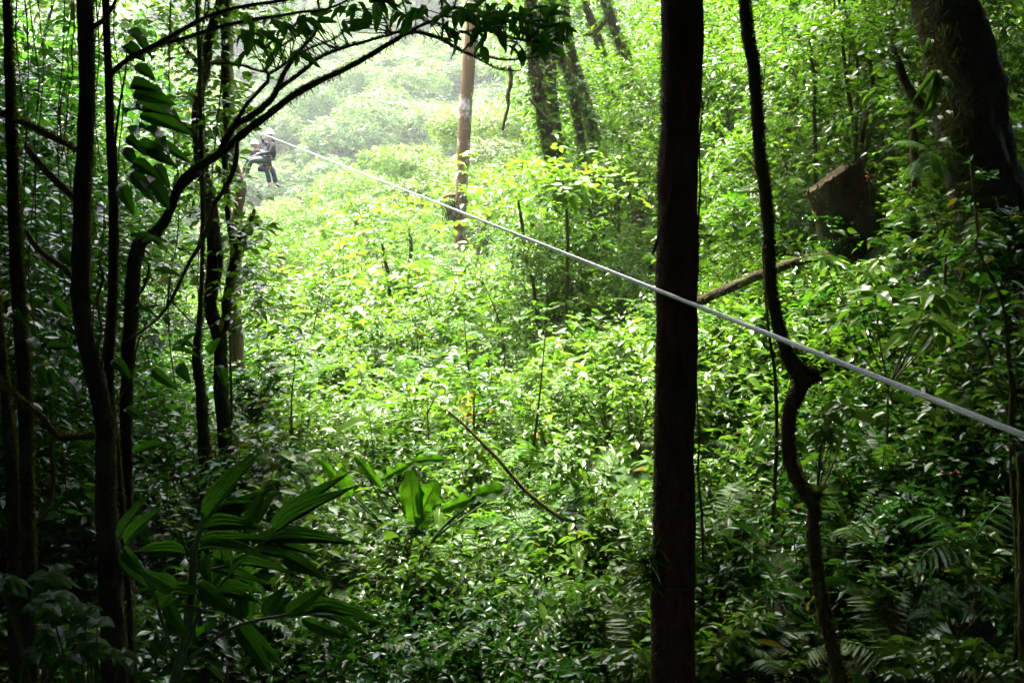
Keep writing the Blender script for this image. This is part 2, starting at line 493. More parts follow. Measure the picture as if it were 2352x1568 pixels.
# ------------------------------------------------------------------ ground
mb = MB()
ys = np.concatenate([np.linspace(-22, 4, 14), np.linspace(4.4, 30, 90), np.linspace(31, 300, 110)])
us = np.linspace(-1.15, 1.15, 150)
X = us[None] * np.maximum(ys, 16)[:, None]
Y = np.repeat(ys[:, None], len(us), 1)
Zg = H(X, Y)
n0, n1 = X.shape
i, j = np.meshgrid(np.arange(n0 - 1), np.arange(n1 - 1), indexing='ij')
mb.add(np.stack([X, Y, Zg], -1), [np.stack([i * n1 + j, i * n1 + j + 1, (i + 1) * n1 + j + 1, (i + 1) * n1 + j], -1).reshape(-1, 4)])
o = part(None, 'ground', mb, M['ground'])
props(o, 'dark soil of the forest floor rising into the hills beyond', kind='structure')

# ------------------------------------------------------------------ plant builders (each builds one prototype thing)
def shrub(label, group, h, spread, stems, lps, ll, lw, material, hi=1, twig=2):
    t = thing('leafy_shrub', label, 'shrub', (0, 0, 0), group)
    st, fo = MB(), MB()
    for k in range(stems):
        a = rng.uniform(0, 6.28)
        out = spread * rng.uniform(.25, 1)
        hh = h * rng.uniform(.65, 1.05)
        p = np.array([(0, 0, -.05), (out * .3 * math.cos(a), out * .3 * math.sin(a), hh * .45), (out * math.cos(a), out * math.sin(a), hh)])
        p[1:, :2] += rng.normal(0, spread * .08, (2, 2))
        st.tube(p, [.008 * h + .003, .006 * h + .002, .002], 5, n=6)
        n = lps
        tt = .25 + .75 * np.sqrt(rng.random(n))
        L = np.array([0, .5, 1.])
        c = catmull(L, p, tt)
        d0 = rdir(n, -.1, .5)
        twigs(fo, c, d0, twig + 1, ll * 1.5, ll, lw, hi)
        top = np.repeat(p[2][None], 5, 0)
        fo.leaves(top, rdir(5, .1, .7), UP + rng.normal(0, .4, (5, 3)), ll * .9, lw * .9, .2, hi)
    part(t, 'stem', st, M['stem'])
    part(t, 'foliage', fo, material, 'stuff')
    return t

def treelet(name, label, cat, group, h, cr, n_tw, ll, lw, material, bark, low=.25, r0=.05, per=7, blobs=9, lean=0.3, hi=False, flat=.6, limbs=True):
    """a small tree: trunk with limbs and an uneven crown of leafy twigs"""
    t = thing(name, label, cat, (0, 0, 0), group)
    tk, fo = MB(), MB()
    top = np.array((rng.normal(0, lean * .5), rng.normal(0, lean * .5), h * .86))
    mid = np.array((rng.normal(0, lean * .4), rng.normal(0, lean * .4), h * .45))
    pth = np.array([(0, 0, -.2), (0, 0, .02 * h), mid, top])
    c, r = tk.tube(pth, [r0 * 1.35, r0 * 1.1, r0 * .75, r0 * .2], 9, n=14, rough=.06)
    cen, rad = [], []
    for k in range(blobs):
        zz = rng.uniform(low, .95)
        a = rng.uniform(0, 6.28)
        q = 1 - abs(zz - .6) * 1.1
        rr = cr * max(.15, q) * rng.uniform(.25, 1)
        ce = np.array((rr * math.cos(a), rr * math.sin(a), zz * h))
        cen.append(ce); rad.append(cr * rng.uniform(.28, .5))
        if limbs:
            s = np.interp(max(.1, zz - .18) * h, c[:, 2], np.arange(len(c)))
            b = c[int(s)]
            m = (b + ce) / 2 + np.array((0, 0, .08 * h)) + rng.normal(0, .04 * h, 3)
            tk.tube(np.array([b, m, ce]), [r0 * .35, r0 * .2, r0 * .06], 5, n=7, rough=.05)
    cen, rad = np.array(cen), np.array(rad)
    w_ = rad**2 / (rad**2).sum()
    ks = rng.choice(len(cen), n_tw, p=w_)
    d = rdir(n_tw, -.55, 1)
    pos = cen[ks] + d * rad[ks][:, None] * np.array((1, 1, flat)) * rng.uniform(.45, 1.08, n_tw)[:, None]
    dr = nrmz(d * np.array((1, 1, .35)) + rng.normal(0, .35, (n_tw, 3)))
    twigs(fo, pos, dr, per, ll * 2.6, ll, lw, hi)
    part(t, 'trunk', tk, bark)
    part(t, 'crown', fo, material, 'stuff')
    return t

def fern_frond_mesh(name, n=16, material=None, ln=1.0, lw=.30, pin=.05):
    """a frond along +Y, arching, length 1"""
    mb = MB()
    t = np.linspace(0, 1, 12)
    rach = np.stack([t * 0, t * .93, .28 * np.sin(t * 2.6) - .12 * t], 1)
    mb.tube(rach, np.linspace(.008, .002, 12), 4)
    tt = np.linspace(.14, .98, n)
    c = np.stack([tt * 0, tt * .93, .28 * np.sin(tt * 2.6) - .12 * tt], 1)
    w = lw * np.sin(np.clip(tt * 1.1 + .12, 0, 1) * np.pi) ** .7 + .03
    for s in (-1, 1):
        ax = np.stack([np.full(n, s * 1.), np.full(n, .42), np.full(n, -.12)], 1) + rng.normal(0, .06, (n, 3))
        mb.leaves(c, ax, np.repeat(UP[None], n, 0) + rng.normal(0, .15, (n, 3)), w, pin, .25, 1, fold=.15)
    return mb.mesh(name, material)

def big_leaf_mesh(name, material, droop=.18, shape=0, wav=.03, tears=0):
    """a broad leaf along +Y, length 1, width 1, normal +Z"""
    mb = MB()
    nt_, ns = 15, (9 if shape == 1 else 4)
    t = np.linspace(0, 1, nt_)
    if shape == 0:      # ovate
        wd = np.sin(np.pi * t ** .8) ** .75 * (1 - .25 * t)
    elif shape == 1:    # blade
        wd = np.clip(np.sin(np.pi * np.clip(t * .96 + .04, 0, 1) ** .62), 0, 1) ** 1.05
    else:               # oblong paddle
        wd = (np.sin(np.pi * np.clip(t, 0, 1)) ** .4)
    wd = wd / wd.max() * .5
    wd[-1] = 0.004
    wd[0] = .015
    s = np.linspace(-1, 1, 2 * ns + 1)
    T, S = np.meshgrid(t, s, indexing='ij')
    W = np.repeat(wd[:, None], 2 * ns + 1, 1)
    if tears:
        edge = np.abs(S) > .9
        W = np.where(edge, W * rng.uniform(.6, 1.05, W.shape), W)
    xx = W * S
    zz = (.02 * np.cos(S * np.pi * 6) * np.sin(T * np.pi) if shape == 1 else 0) + .22 * np.abs(S) * W - droop * T**2 + .05 * np.sin(T * 3 + 1) + wav * np.sin(T * 17 + rng.uniform(0, 6)) * np.abs(S) ** 1.5
    v = np.stack([xx, T, zz], -1)
    K = 2 * ns + 1
    i, j = np.meshgrid(np.arange(nt_ - 1), np.arange(K - 1), indexing='ij')
    mb.add(v, [np.stack([i * K + j, i * K + j + 1, (i + 1) * K + j + 1, (i + 1) * K + j], -1).reshape(-1, 4)])
    c = np.stack([t * 0, t, -droop * t**2 + .05 * np.sin(t * 3 + 1) - .004], 1)
    mb.tube(c, np.linspace(.016, .004, nt_), 4)
    return mb.mesh(name, material)

def place_leaf(parent, me, base, tip, width, face, name='leaf', kind=None):
    """one leaf object from base to tip, turned so that its blade faces the direction `face`"""
    base, tip = np.asarray(base, float), np.asarray(tip, float)
    ax = tip - base
    L = np.linalg.norm(ax); ax = ax / L
    f = np.asarray(face, float); f = f - ax * f.dot(ax); f = f / max(np.linalg.norm(f), 1e-6)
    sd = np.cross(ax, f)
    off = root_loc(parent)
    o = bpy.data.objects.new(name, me)
    COL.objects.link(o)
    o.parent = parent
    b = base - off
    m = Matrix(((sd[0] * width, ax[0] * L, f[0] * L, b[0]), (sd[1] * width, ax[1] * L, f[1] * L, b[1]), (sd[2] * width, ax[2] * L, f[2] * L, b[2]), (0, 0, 0, 1)))
    loc, rot, scl = m.decompose()
    o.location, o.scale = loc, scl
    o.rotation_euler = rot.to_euler()
    return o

OVATE = [big_leaf_mesh('ovate_leaf', M['leaf_shade'], d, 0, .02) for d in (.1, .22, .32)]
OVATE_B = [big_leaf_mesh('bright_leaf', M['leaf_bright'], d, 0, .02) for d in (.1, .22, .32)]
OVATE_G = [big_leaf_mesh('green_leaf', M['leaf'], d, 0, .03) for d in (.12, .24, .34)]
BLADE = [big_leaf_mesh('palm_blade', M['leaf_palm'], d, 1, .012) for d in (.06, .15, .26)]
PADDLE = [big_leaf_mesh('paddle_leaf', M['leaf_big'], d, 2, .05, 1) for d in (.08, .2, .34)]
CAMDIR = np.array((0, -1., .1))

# depth windows: nothing scattered may stand in front of these (col0, col1, lowest row that must stay free, depth)
KEEP = [(1835, 2040, 585, 11.6), (2040, 2352, 640, 9.3), (1000, 1110, 560, 26), (560, 700, 520, 32), (1195, 1370, 300, 17), (700, 1500, 700, 11),
        (1640, 1840, 560, 9.3), (590, 1010, 510, 25), (590, 1010, 450, 42), (1010, 1215, 420, 25), (1010, 1215, 330, 42), (780, 1190, 1075, 7.6), (1880, 2190, 660, 8.2), (1590, 1850, 1440, 5.6)]
def blocked(x, y, h, wide=.4):
    z = float(H(x, y))
    c, r, d = proj(x, y, z + h)
    wv = wide / d * FV
    for c0, c1, rr, dd in KEEP:
        if d < dd and c + wv > c0 and c - wv < c1 and r < rr:
            return True
    return False

# ------------------------------------------------------------------ traced trees of the shaded stand
def make_tree(name, label, cat, stems, depth, bark, sides=14, rough=.05, moss=0, moss_len=.03, mbias=None, top=6., dx=0., step=.08, group=None, extend=True, ground=True, mossmat='moss'):
    """stems: list of (part name, trace, depth or None); the first is the trunk"""
    paths = []
    for k, (nm, pts, d) in enumerate(stems):
        pa, ra = trace(pts, depth if d is None else d)
        if k == 0:
            if extend: pa, ra = up_out(pa, ra, top, dx)
            if ground: pa, ra = to_ground(pa, ra)
        paths.append((nm, pa, ra))
    base = paths[0][1][-1] if ground else paths[0][1][0]
    t = thing(name, label, cat, base, group)
    res = []
    for k, (nm, pa, ra) in enumerate(paths):
        m = MB()
        c, r = m.tube(pa, ra, sides if k == 0 else max(6, sides - 5), step=step if k == 0 else step * .7, rough=rough)
        ob = part(t, nm, m, bark)
        res.append((ob, c, r))
    if moss:
        mm = MB()
        for ob, c, r in res:
            q = moss_tufts(c, r, int(1.7 * moss * np.linalg.norm(np.diff(c, axis=0), axis=1).sum()), moss_len, mbias)
            mm.add(np.concatenate(q.v), q.f)
        part(t, 'moss', mm, M[mossmat], 'stuff')
    return t, res

SUNV = np.array((math.sin(SUN_AZ) * math.cos(SUN_EL), math.cos(SUN_AZ) * math.cos(SUN_EL), math.sin(SUN_EL)))
ROOF_GAPS = [(P(2060, 700, 6.9), .75), (P(1880, 950, 6.2), .35), (P(1960, 610, 8.6), .6), (P(950, 1130, 7.2), .8), (P(1240, 1000, 7.9), .6), (P(1730, 1500, 5.5), .4), (P(2200, 1490, 4.9), .3)]  # sun paths cut through the crowns and added roof to light chosen plants
def roofed(p):
    ok = np.ones(len(p), bool)
    for g, r in ROOF_GAPS:
        q = p - g
        t = q @ SUNV
        ok &= ~((np.linalg.norm(q - t[:, None] * SUNV, axis=1) < r) & (t > 1.2))
    return ok

def crown_at(t, centre, rad, n_tw, ll=.16, material='leaf_canopy', flat=.5, per=6):
    """a leafy crown high on a tree, above the picture's top edge"""
    mb = MB()
    cs = np.asarray(centre, float) + rdir(10) * np.asarray(rad) * .6
    ks = rng.integers(0, 10, n_tw)
    d = rdir(n_tw, -.7, 1)
    pos = cs[ks] + d * np.asarray(rad) * .55 * rng.uniform(.3, 1, n_tw)[:, None]
    ok = pos[:, 2] > .245 * pos[:, 1] + .7
    ok &= roofed(pos)
    pos, d = pos[ok], d[ok]
    twigs(mb, pos, nrmz(d * np.array((1, 1, .3)) + .01), per, ll * 2.5, ll, ll * .5)
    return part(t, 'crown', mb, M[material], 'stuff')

# the tall dark trunk right of the middle
t, res = make_tree('forest_tree', 'thick straight dark trunk that the steel cable crosses, right of the middle', 'tree',
    [('trunk', [(1569, -30, 47), (1568, 0, 46), (1566, 150, 47), (1563, 230, 44.5), (1562, 300, 44.5), (1557, 390, 46.5), (1556, 450, 45), (1556, 600, 46), (1554, 660, 47.5), (1555, 720, 45.5), (1552, 900, 47.5), (1549, 1010, 46), (1549, 1100, 47.5), (1548, 1200, 46.5), (1546, 1330, 49), (1547, 1400, 48), (1546, 1568, 50)], None)],
    5.0, M['bark_main'], sides=36, rough=.02, moss=900, moss_len=.022, mbias=(-1, .4, .2), top=8, step=.05, mossmat='moss')
crown_at(t, (1.2, 4.6, 6.5), (3.2, 2.8, 1.8), 1500)
tv = MB()
pa, ra = trace([(1613, -20, 2), (1614, 120, 2), (1609, 180, 2), (1613, 250, 2), (1606, 330, 2), (1608, 420, 1.8), (1604, 520, 2), (1601, 640, 2), (1598, 760, 2.2), (1600, 900, 2), (1606, 1000, 2), (1604, 1100, 2.2), (1612, 1180, 3), (1615, 1290, 3)], 4.95)
c, r = tv.tube(pa, ra, 6, step=.03, rough=.08)
v = thing('thin_vine', 'thin dark vine running down the right edge of the thick straight trunk', 'vine', pa[-1])
part(v, 'stem', tv, M['vine'])
part(v, 'moss', moss_tufts(c, r, 700, .02), M['moss'], 'stuff')
gp = thing('air_plant', 'tuft of grassy leaves growing on the lower left side of the thick straight trunk', 'air plant', P(1500, 1290, 4.95))
m = MB(); n = 130
m.leaves(P(1500, 1290, 4.97) + rng.normal(0, .035, (n, 3)) * np.array((.5, .5, 2.2)), nrmz(rdir(n, -.6, .7) + np.array((-.9, -.4, 0))), rng.normal(size=(n, 3)) + UP, rng.uniform(.06, .2, n), .012, .6, 1)
part(gp, 'foliage', m, M['leaf'], 'stuff')
tv = MB()
pa, ra = trace([(1545, 370, 1.5), (1538, 450, 1.5), (1520, 510, 2.5), (1508, 560, 4), (1498, 585, 3)], 4.86)
tv.tube(pa, ra, 6, step=.03, rough=.08)
v = thing('thin_vine', 'short reddish root curling off the left side of the thick straight trunk', 'vine', pa[-1])
part(v, 'stem', tv, M['vine'])

# the crooked liana trunk with its mossy elbow
t, res = make_tree('crooked_tree', 'slender crooked trunk with a mossy elbow just below the cable', 'tree',
    [('trunk', [(1708, -40, 12), (1714, 60, 12.5), (1729, 150, 12), (1737, 250, 12), (1743, 350, 11.5), (1756, 450, 11.5), (1765, 560, 11), (1768, 640, 11), (1780, 720, 12), (1797, 785, 13), (1820, 845, 15), (1842, 868, 20), (1832, 895, 17), (1815, 935, 14), (1809, 1000, 13), (1820, 1080, 14), (1846, 1128, 15), (1866, 1160, 15), (1865, 1220, 14), (1874, 1300, 12), (1890, 1400, 12), (1908, 1480, 14), (1925, 1568, 16)], None),
     ('branch_stub', [(1835, 862, 15), (1858, 862, 15), (1872, 866, 11), (1882, 878, 5)], None)],
    5.3, M['vine'], sides=16, rough=.06, moss=2200, moss_len=.026, mbias=(.7, .3, .3), top=6, step=.03)
el = moss_tufts(*trace([(1800, 800, 13), (1820, 840, 16), (1842, 862, 21), (1862, 862, 16), (1876, 866, 11)], 5.3), 1500, .03, (.2, 0, .8))
part(t, 'elbow_moss', el, M['moss'], 'stuff')
br = thing('bromeliad', 'small reddish air plant perched on the crooked trunk', 'air plant', P(1872, 1140, 5.25))
ml = [big_leaf_mesh('strap_leaf', M['litter'], .5, 1, .01), big_leaf_mesh('strap_leaf_green', M['leaf'], .4, 1, .01)]
for (tx, ty) in ((1905, 1138), (1912, 1158), (1880, 1118), (1902, 1128), (1868, 1112), (1890, 1165), (1896, 1110)):
    place_leaf(br, random.choice(ml), P(1870, 1143, 5.25), P(tx, ty, 5.2), .035, CAMDIR + UP)

# the massive leaning tree on the right
t, res = make_tree('massive_tree', 'massive black leaning trunk hung with pale strap leaves, at the far right', 'tree',
    [('trunk', [(2150, -60, 62), (2166, 0, 64), (2196, 90, 70), (2218, 180, 74), (2236, 300, 76), (2262, 420, 80), (2292, 540, 92), (2310, 620, 112), (2318, 690, 130)], None)],
    9.2, M['bark_dark'], sides=40, rough=.05, moss=900, moss_len=.05, mbias=(-1, -.2, 0), top=8, dx=-.6, step=.09)
crown_at(t, (3.8, 8.8, 7.2), (3.6, 3.2, 2.), 1600)
ep = MB()
for k in range(26):
    y0 = rng.uniform(20, 560); cx = np.interp(y0, [0, 180, 420, 600], [2100, 2146, 2186, 2225]) + rng.normal(0, 8)
    b = P(cx, y0, 9.2) + np.array((0, -.3, 0))
    n = 60
    d = nrmz(rdir(n, -.9, .1) + np.array((-.4, -.2, -.7)))
    ep.leaves(np.repeat(b[None], n, 0) + rng.normal(0, .07, (n, 3)), d, rng.normal(size=(n, 3)), rng.uniform(.04, .16, n), .007, .4)
part(t, 'hanging_moss', ep, M['moss'], 'stuff')
e = thing('strap_leaf_plant', 'cluster of long pale strap leaves hanging on the massive leaning trunk', 'air plant', P(2142, 180, 8.85))
sm = [big_leaf_mesh('strap_leaf', M['leaf_bright'], .25, 1, .02), big_leaf_mesh('strap_leaf', M['leaf'], .4, 1, .02)]
for (bx, by, tx, ty, wd) in ((2142, 170, 2104, 222, .05), (2150, 165, 2153, 212, .06), (2150, 178, 2148, 260, .04), (2142, 185, 2125, 262, .05), (2160, 182, 2195, 193, .05),
        (2165, 205, 2192, 250, .03), (2150, 240, 2122, 258, .07), (2170, 260, 2195, 262, .05), (2150, 270, 2175, 285, .04), (2128, 286, 2092, 290, .05), (2120, 280, 2148, 300, .05), (2155, 325, 2188, 330, .08), (2135, 95, 2125, 120, .05)):
    place_leaf(e, random.choice(sm), P(bx, by, 8.72), P(tx, ty, 8.55), wd * 1.2, CAMDIR + .4 * UP)

# leaning mossy stems beside it
for (pts, d, lab) in (
    ([(2050, 110, 7), (2061, 140, 9), (2088, 207, 12), (2118, 243, 13), (2150, 262, 13), (2190, 275, 12)], 9.8, 'dark mossy limb leaning into the massive trunk'),
    ([(2090, 255, 8), (2095, 277, 9), (2099, 340, 10), (2098, 400, 9), (2094, 470, 10), (2092, 560, 12)], 10.4, 'mossy dark stem between the stump and the massive trunk'),
    ([(1990, 90, 4), (1993, 120, 5), (2006, 210, 6), (1990, 265, 6), (1981, 305, 6), (1976, 420, 7)], 12.5, 'thin bent stem rising behind the sawn stump'),
    ([(1858, 90, 2.5), (1862, 120, 3), (1871, 183, 4), (1870, 267, 4), (1873, 333, 4.5), (1873, 420, 5)], 12, 'pale thin sapling stem left of the sawn stump'),
    ([(1967, 90, 2), (1968, 117, 2.5), (1970, 200, 3), (1966, 300, 3), (1964, 375, 3.5), (1963, 470, 4)], 12, 'straight thin stem standing at the tip of the sawn stump'),
    ([(1770, 140, 4), (1800, 152, 5), (1860, 160, 6), (1900, 185, 6), (1915, 205, 7), (1900, 225, 7), (1915, 250, 7), (1925, 330, 8)], 14, 'bent dark branching stem high on the right slope')):
    tt, rs = make_tree('sapling', lab, 'sapling', [('trunk', pts, None)], d, M['vine'], sides=8, rough=.06, moss=250, moss_len=.03, step=.05, extend=False)
    top = rs[0][1][0]
    fm = MB()
    ps = top + rng.normal(0, .22, (60, 3)); ps[:, 2] += .1
    twigs(fm, ps, rdir(60, -.2, .5), 5, .2, .11, .045, 1)
    part(tt, 'foliage', fm, M['leaf'], 'stuff')

# right edge stems
for (pts, d, lab, mo) in (
    ([(2230, 380, 3), (2246, 533, 3), (2256, 673, 3.5), (2238, 736, 4), (2255, 776, 4.5), (2275, 823, 4.5), (2286, 870, 4), (2311, 930, 4), (2318, 1010, 4)], 7.0, 'kinked twiggy stem in front of the massive trunk', 300),
    ([(2240, 560, 2.5), (2268, 620, 3), (2298, 680, 3.5), (2311, 740, 4), (2316, 823, 5), (2323, 873, 6), (2323, 990, 7), (2328, 1100, 7.5), (2338, 1250, 8), (2342, 1420, 9)], 5.6, 'pale mossy stem at the right edge of the picture below the cable', 500),
    ([(2345, 1040, 9), (2350, 1200, 11), (2352, 1400, 13), (2354, 1500, 14)], 5.4, 'dark mossy trunk cut by the right edge of the picture', 700)):
    tt, rs = make_tree('sapling', lab, 'sapling', [('trunk', pts, None)], d, M['stem'], sides=9, rough=.06, moss=mo, moss_len=.018, step=.04, extend=False)
    if d < 7.1 and pts[0][1] < 700:
        fm = MB(); cc = rs[0][1]
        ps = cc[rng.integers(0, len(cc) // 2, 26)]
        twigs(fm, ps, rdir(26, -.3, .5), 4, .16, .085, .04, 1)
        part(tt, 'foliage', fm, M['leaf_deep'], 'stuff')

# ------------------------------------------------------------------ left stand
LEFT = [
    ('tall dark trunk bending at knee height, thickest of the shaded left stand', 5.0, M['bark_dark'],
     [('trunk', [(194, -30, 18), (197, 100, 18), (200, 200, 18), (192, 400, 18), (186, 560, 20), (187, 700, 20), (200, 800, 20), (225, 890, 20), (240, 980, 20), (244, 1150, 23), (252, 1300, 26), (258, 1450, 28)], None),
      ('branch', [(200, 70, 7), (222, 58, 5), (250, 30, 4), (275, -20, 3)], None)], 500),
    ('slim dark trunk beside the thickest left trunk, with two long branches sweeping up right', 5.15, M['bark_dark'],
     [('trunk', [(241, -30, 7.5), (246, 100, 8), (250, 180, 9), (253, 300, 9.5), (261, 460, 11), (260, 600, 11), (257, 700, 10.5), (250, 880, 11), (260, 1000, 12), (268, 1100, 13), (280, 1250, 15), (290, 1450, 17)], None),
      ('branch', [(250, 172, 6), (270, 155, 6), (300, 133, 5.5), (350, 107, 5.5), (417, 70, 5), (467, 43, 4.5), (533, 20, 4), (627, 5, 3.5), (720, -12, 3)], [5.15, 4.4]),
      ('branch', [(345, 110, 4), (380, 98, 4.5), (417, 90, 4.5), (500, 63, 4.2), (567, 48, 3.8), (633, 38, 3.4), (700, 27, 3), (740, 24, 2.5), (800, 0, 2), (830, -20, 1.5)], [4.95, 4.3]),
      ('branch', [(467, 43, 2.5), (480, 20, 2), (470, -15, 1.5)], 4.6)], 350),
    ('mossy trunk at the left edge with a bright green rim', 5.0, M['bark_dark'],
     [('trunk', [(14, -30, 8), (18, 100, 9), (23, 250, 10), (30, 450, 12), (37, 600, 14), (46, 740, 15), (53, 850, 15), (57, 950, 15), (60, 1100, 14), (64, 1300, 15), (66, 1450, 17)], None)], 1400),
    ('second dark trunk at the left edge, partly behind the mossy one', 5.3, M['bark_dark'],
     [('trunk', [(-30, 500, 8), (-8, 700, 9), (12, 900, 10), (25, 1045, 14), (33, 1310, 16), (36, 1420, 17)], None)], 900),
    ('dark mossy trunk on the sunny edge of the left stand, splitting into two stems', 9.0, M['bark_dark'],
     [('trunk', [(520, -40, 8), (500, 20, 8), (480, 80, 9), (472, 150, 10), (452, 250, 10), (450, 300, 10), (460, 370, 12), (474, 433, 13), (489, 523, 16), (493, 606, 17), (484, 673, 14), (486, 723, 14), (500, 756, 16), (506, 823, 15), (507, 890, 16), (516, 973, 18), (522, 1030, 20)], None),
      ('branch', [(516, 760, 10), (520, 700, 9.5), (526, 650, 9), (535, 606, 9), (545, 565, 9), (560, 533, 7), (572, 512, 5), (585, 480, 3)], 9.0),
      ('branch', [(538, 590, 7), (531, 545, 6.5), (524, 500, 6), (519, 440, 6), (516, 370, 6.5), (518, 250, 7), (516, 140, 8), (518, 0, 8), (520, -40, 7)], 9.1),
      ('branch', [(452, 320, 8), (438, 300, 7), (420, 288, 6), (395, 270, 5), (370, 262, 4)], 8.9),
      ('branch', [(470, 160, 6), (450, 140, 5), (430, 120, 4), (400, 80, 3)], 8.9)], 500),
    ('short dark trunk standing left of the forked mossy trunk', 8.2, M['bark_dark'],
     [('trunk', [(464, 520, 4), (463, 640, 4.5), (456, 760, 7), (451, 810, 10), (460, 890, 11), (467, 990, 13), (471, 1060, 14)], None)], 400),
    ('reddish bare trunk seen between the riders and the left stand', 13.0, M['bark_red'],
     [('trunk', [(524, -30, 10), (525, 150, 11), (528, 250, 11), (532, 350, 11), (540, 390, 12), (553, 425, 13), (548, 470, 12), (540, 600, 13)], None)], 0),
]
TREES = {}
for lab, d, bk, stems, mo in LEFT:
    TREES[lab] = make_tree('forest_tree', lab, 'tree', stems, d, bk, sides=16, rough=.045, moss=mo, moss_len=.022 if d < 7 else .035, mbias=(.9, .5, 0), step=.05, top=7, extend=True)
ft = TREES[LEFT[4][0]][0]
fm = MB()
for (cx_, cy_, sx_, sy_, d, n) in ((420, 60, 60, 50, 9.5, 60), (520, 70, 60, 50, 9.3, 50), (600, 50, 40, 30, 9, 26), (470, 200, 50, 60, 9.4, 50), (515, 230, 35, 40, 9, 34), (440, 330, 50, 50, 9.5, 45),
        (500, 430, 20, 30, 8.9, 20), (570, 520, 12, 18, 8.8, 8), (575, 540, 18, 26, 8.9, 14), (590, 690, 22, 40, 9.2, 34), (560, 610, 20, 40, 9.2, 26), (430, 460, 45, 60, 9.8, 50), (420, 620, 45, 60, 10, 50), (610, 700, 18, 22, 9.2, 14)):
    ps = np.array([P(rng.normal(cx_, sx_), rng.normal(cy_, sy_), d + rng.normal(0, .5)) for _ in range(n)])
    twigs(fm, ps, rdir(n, -.4, .5), 6, .26, .10, .045, 1)
part(ft, 'foliage', fm, M['leaf'], 'stuff')
crown_at(TREES[LEFT[0][0]][0], (-3, 4.5, 5.6), (3.2, 2.8, 2.), 1900)
crown_at(TREES[LEFT[2][0]][0], (-5.2, 6., 6.0), (3.4, 3.2, 2.2), 1700)

# the arching tree over the view
ARCH = 'dark tree whose long mossy branch arches up right across the view'
ta, ra_ = make_tree('arching_tree', ARCH, 'tree',
    [('trunk', [(326, 545, 11), (318, 565, 15), (310, 600, 16), (303, 700, 16), (296, 800, 15), (291, 900, 14), (290, 1000, 14), (290, 1200, 15), (292, 1400, 17)], 5.4),
     ('arching_branch', [(310, 590, 13), (325, 558, 12.5), (350, 538, 12), (370, 520, 11.5), (392, 480, 10.5), (402, 450, 10.5), (412, 428, 10.5), (432, 402, 10), (467, 377, 9.5), (517, 343, 9), (567, 300, 8.5), (617, 263, 8), (683, 213, 7.5), (733, 187, 6.8), (784, 163, 6.2), (844, 131, 5.6), (900, 97, 5.2), (944, 74, 5), (984, 80, 4.2), (1017, 92, 4), (1050, 112, 3.6), (1084, 127, 3), (1117, 131, 2.2), (1160, 138, 1.8), (1217, 133, 1.5), (1258, 127, 1)], [5.4, 4.6]),
     ('branch', [(505, 350, 7), (520, 318, 8), (535, 293, 8), (583, 263, 7.5), (612, 240, 7), (633, 213, 6.5), (650, 173, 5.5), (683, 123, 5), (705, 98, 4), (722, 78, 3.5), (733, 55, 3), (733, 20, 2.5), (728, -15, 2.5)], 4.95),
     ('branch', [(531, 300, 4.5), (548, 270, 4.5), (567, 240, 4.5), (600, 203, 4), (617, 183, 3.5), (611, 160, 3), (627, 123, 2.6), (664, 95, 2), (700, 72, 1.5)], 4.92),
     ('branch', [(640, 205, 4.5), (660, 190, 4.5), (700, 160, 4.2), (733, 133, 4), (783, 112, 3.6), (850, 93, 3), (895, 80, 2.6), (930, 70, 2.2)], [4.9, 4.7]),
     ('branch', [(616, 172, 2.5), (640, 158, 2.5), (670, 135, 2.3), (720, 108, 2), (770, 88, 1.6), (800, 65, 1.2)], 4.85),
     ('branch', [(940, 75, 3), (965, 60, 3), (984, 53, 2.8), (1017, 37, 2.4), (1040, 18, 2), (1052, -15, 2)], 4.65),
     ('branch', [(1014, 90, 2.6), (1018, 60, 2.4), (1016, 30, 2), (1012, -10, 2)], 4.62),
     ('branch', [(1018, 38, 2), (1050, 42, 2), (1084, 53, 2), (1110, 66, 1.8), (1134, 77, 1.6), (1170, 88, 1.4), (1200, 93, 1.2), (1252, 97, .8)], 4.6),
     ('branch', [(925, 72, 2), (936, 50, 1.6), (932, 25, 1.4), (920, -10, 1.2)], 4.65),
     ('branch', [(885, 84, 2), (890, 60, 1.8), (880, 35, 1.5), (862, 5, 1.2)], 4.7),
     ('branch', [(898, 82, 1.6), (896, 55, 1.5), (905, 25, 1.2), (935, 0, 1)], 4.7),
     ('branch', [(1022, 95, 1.8), (1045, 82, 1.5), (1075, 72, 1.2), (1110, 70, 1)], 4.6),
     ('branch', [(1085, 128, 1.8), (1115, 145, 1.6), (1150, 160, 1.4), (1175, 162, 1)], 4.62),
     ('branch', [(480, 148, 2), (520, 146, 2.2), (560, 152, 2.4), (590, 162, 2.4), (613, 166, 2.4)], 4.9),
     ('branch', [(358, 560, 6), (372, 520, 6), (395, 470, 5.5), (416, 438, 5), (440, 412, 4.5), (462, 398, 4)], 5.3),
     ],
    5.0, M['bark_dark'], sides=14, rough=.05, moss=800, moss_len=.016, mbias=(0, .2, .9), step=.03, extend=False)
# wispy moss hanging from the arching branch
hm = MB()
c, r = ra_[1][1], ra_[1][2]
n = 420
k = np.clip((rng.choice(rng.integers(int(len(c) * .2), int(len(c) * .8), 26), n) + rng.normal(0, 4, n)).astype(int), 0, len(c) - 1)
hm.leaves(c[k] - UP * r[k][:, None] * .8, np.array((0, 0, -1.)) + rng.normal(0, .35, (n, 3)), rng.normal(size=(n, 3)), rng.uniform(.006, .05, n) * rng.uniform(.3, 1, n), .003, .4)
part(ta, 'hanging_moss', hm, M['bark_dark'], 'stuff')
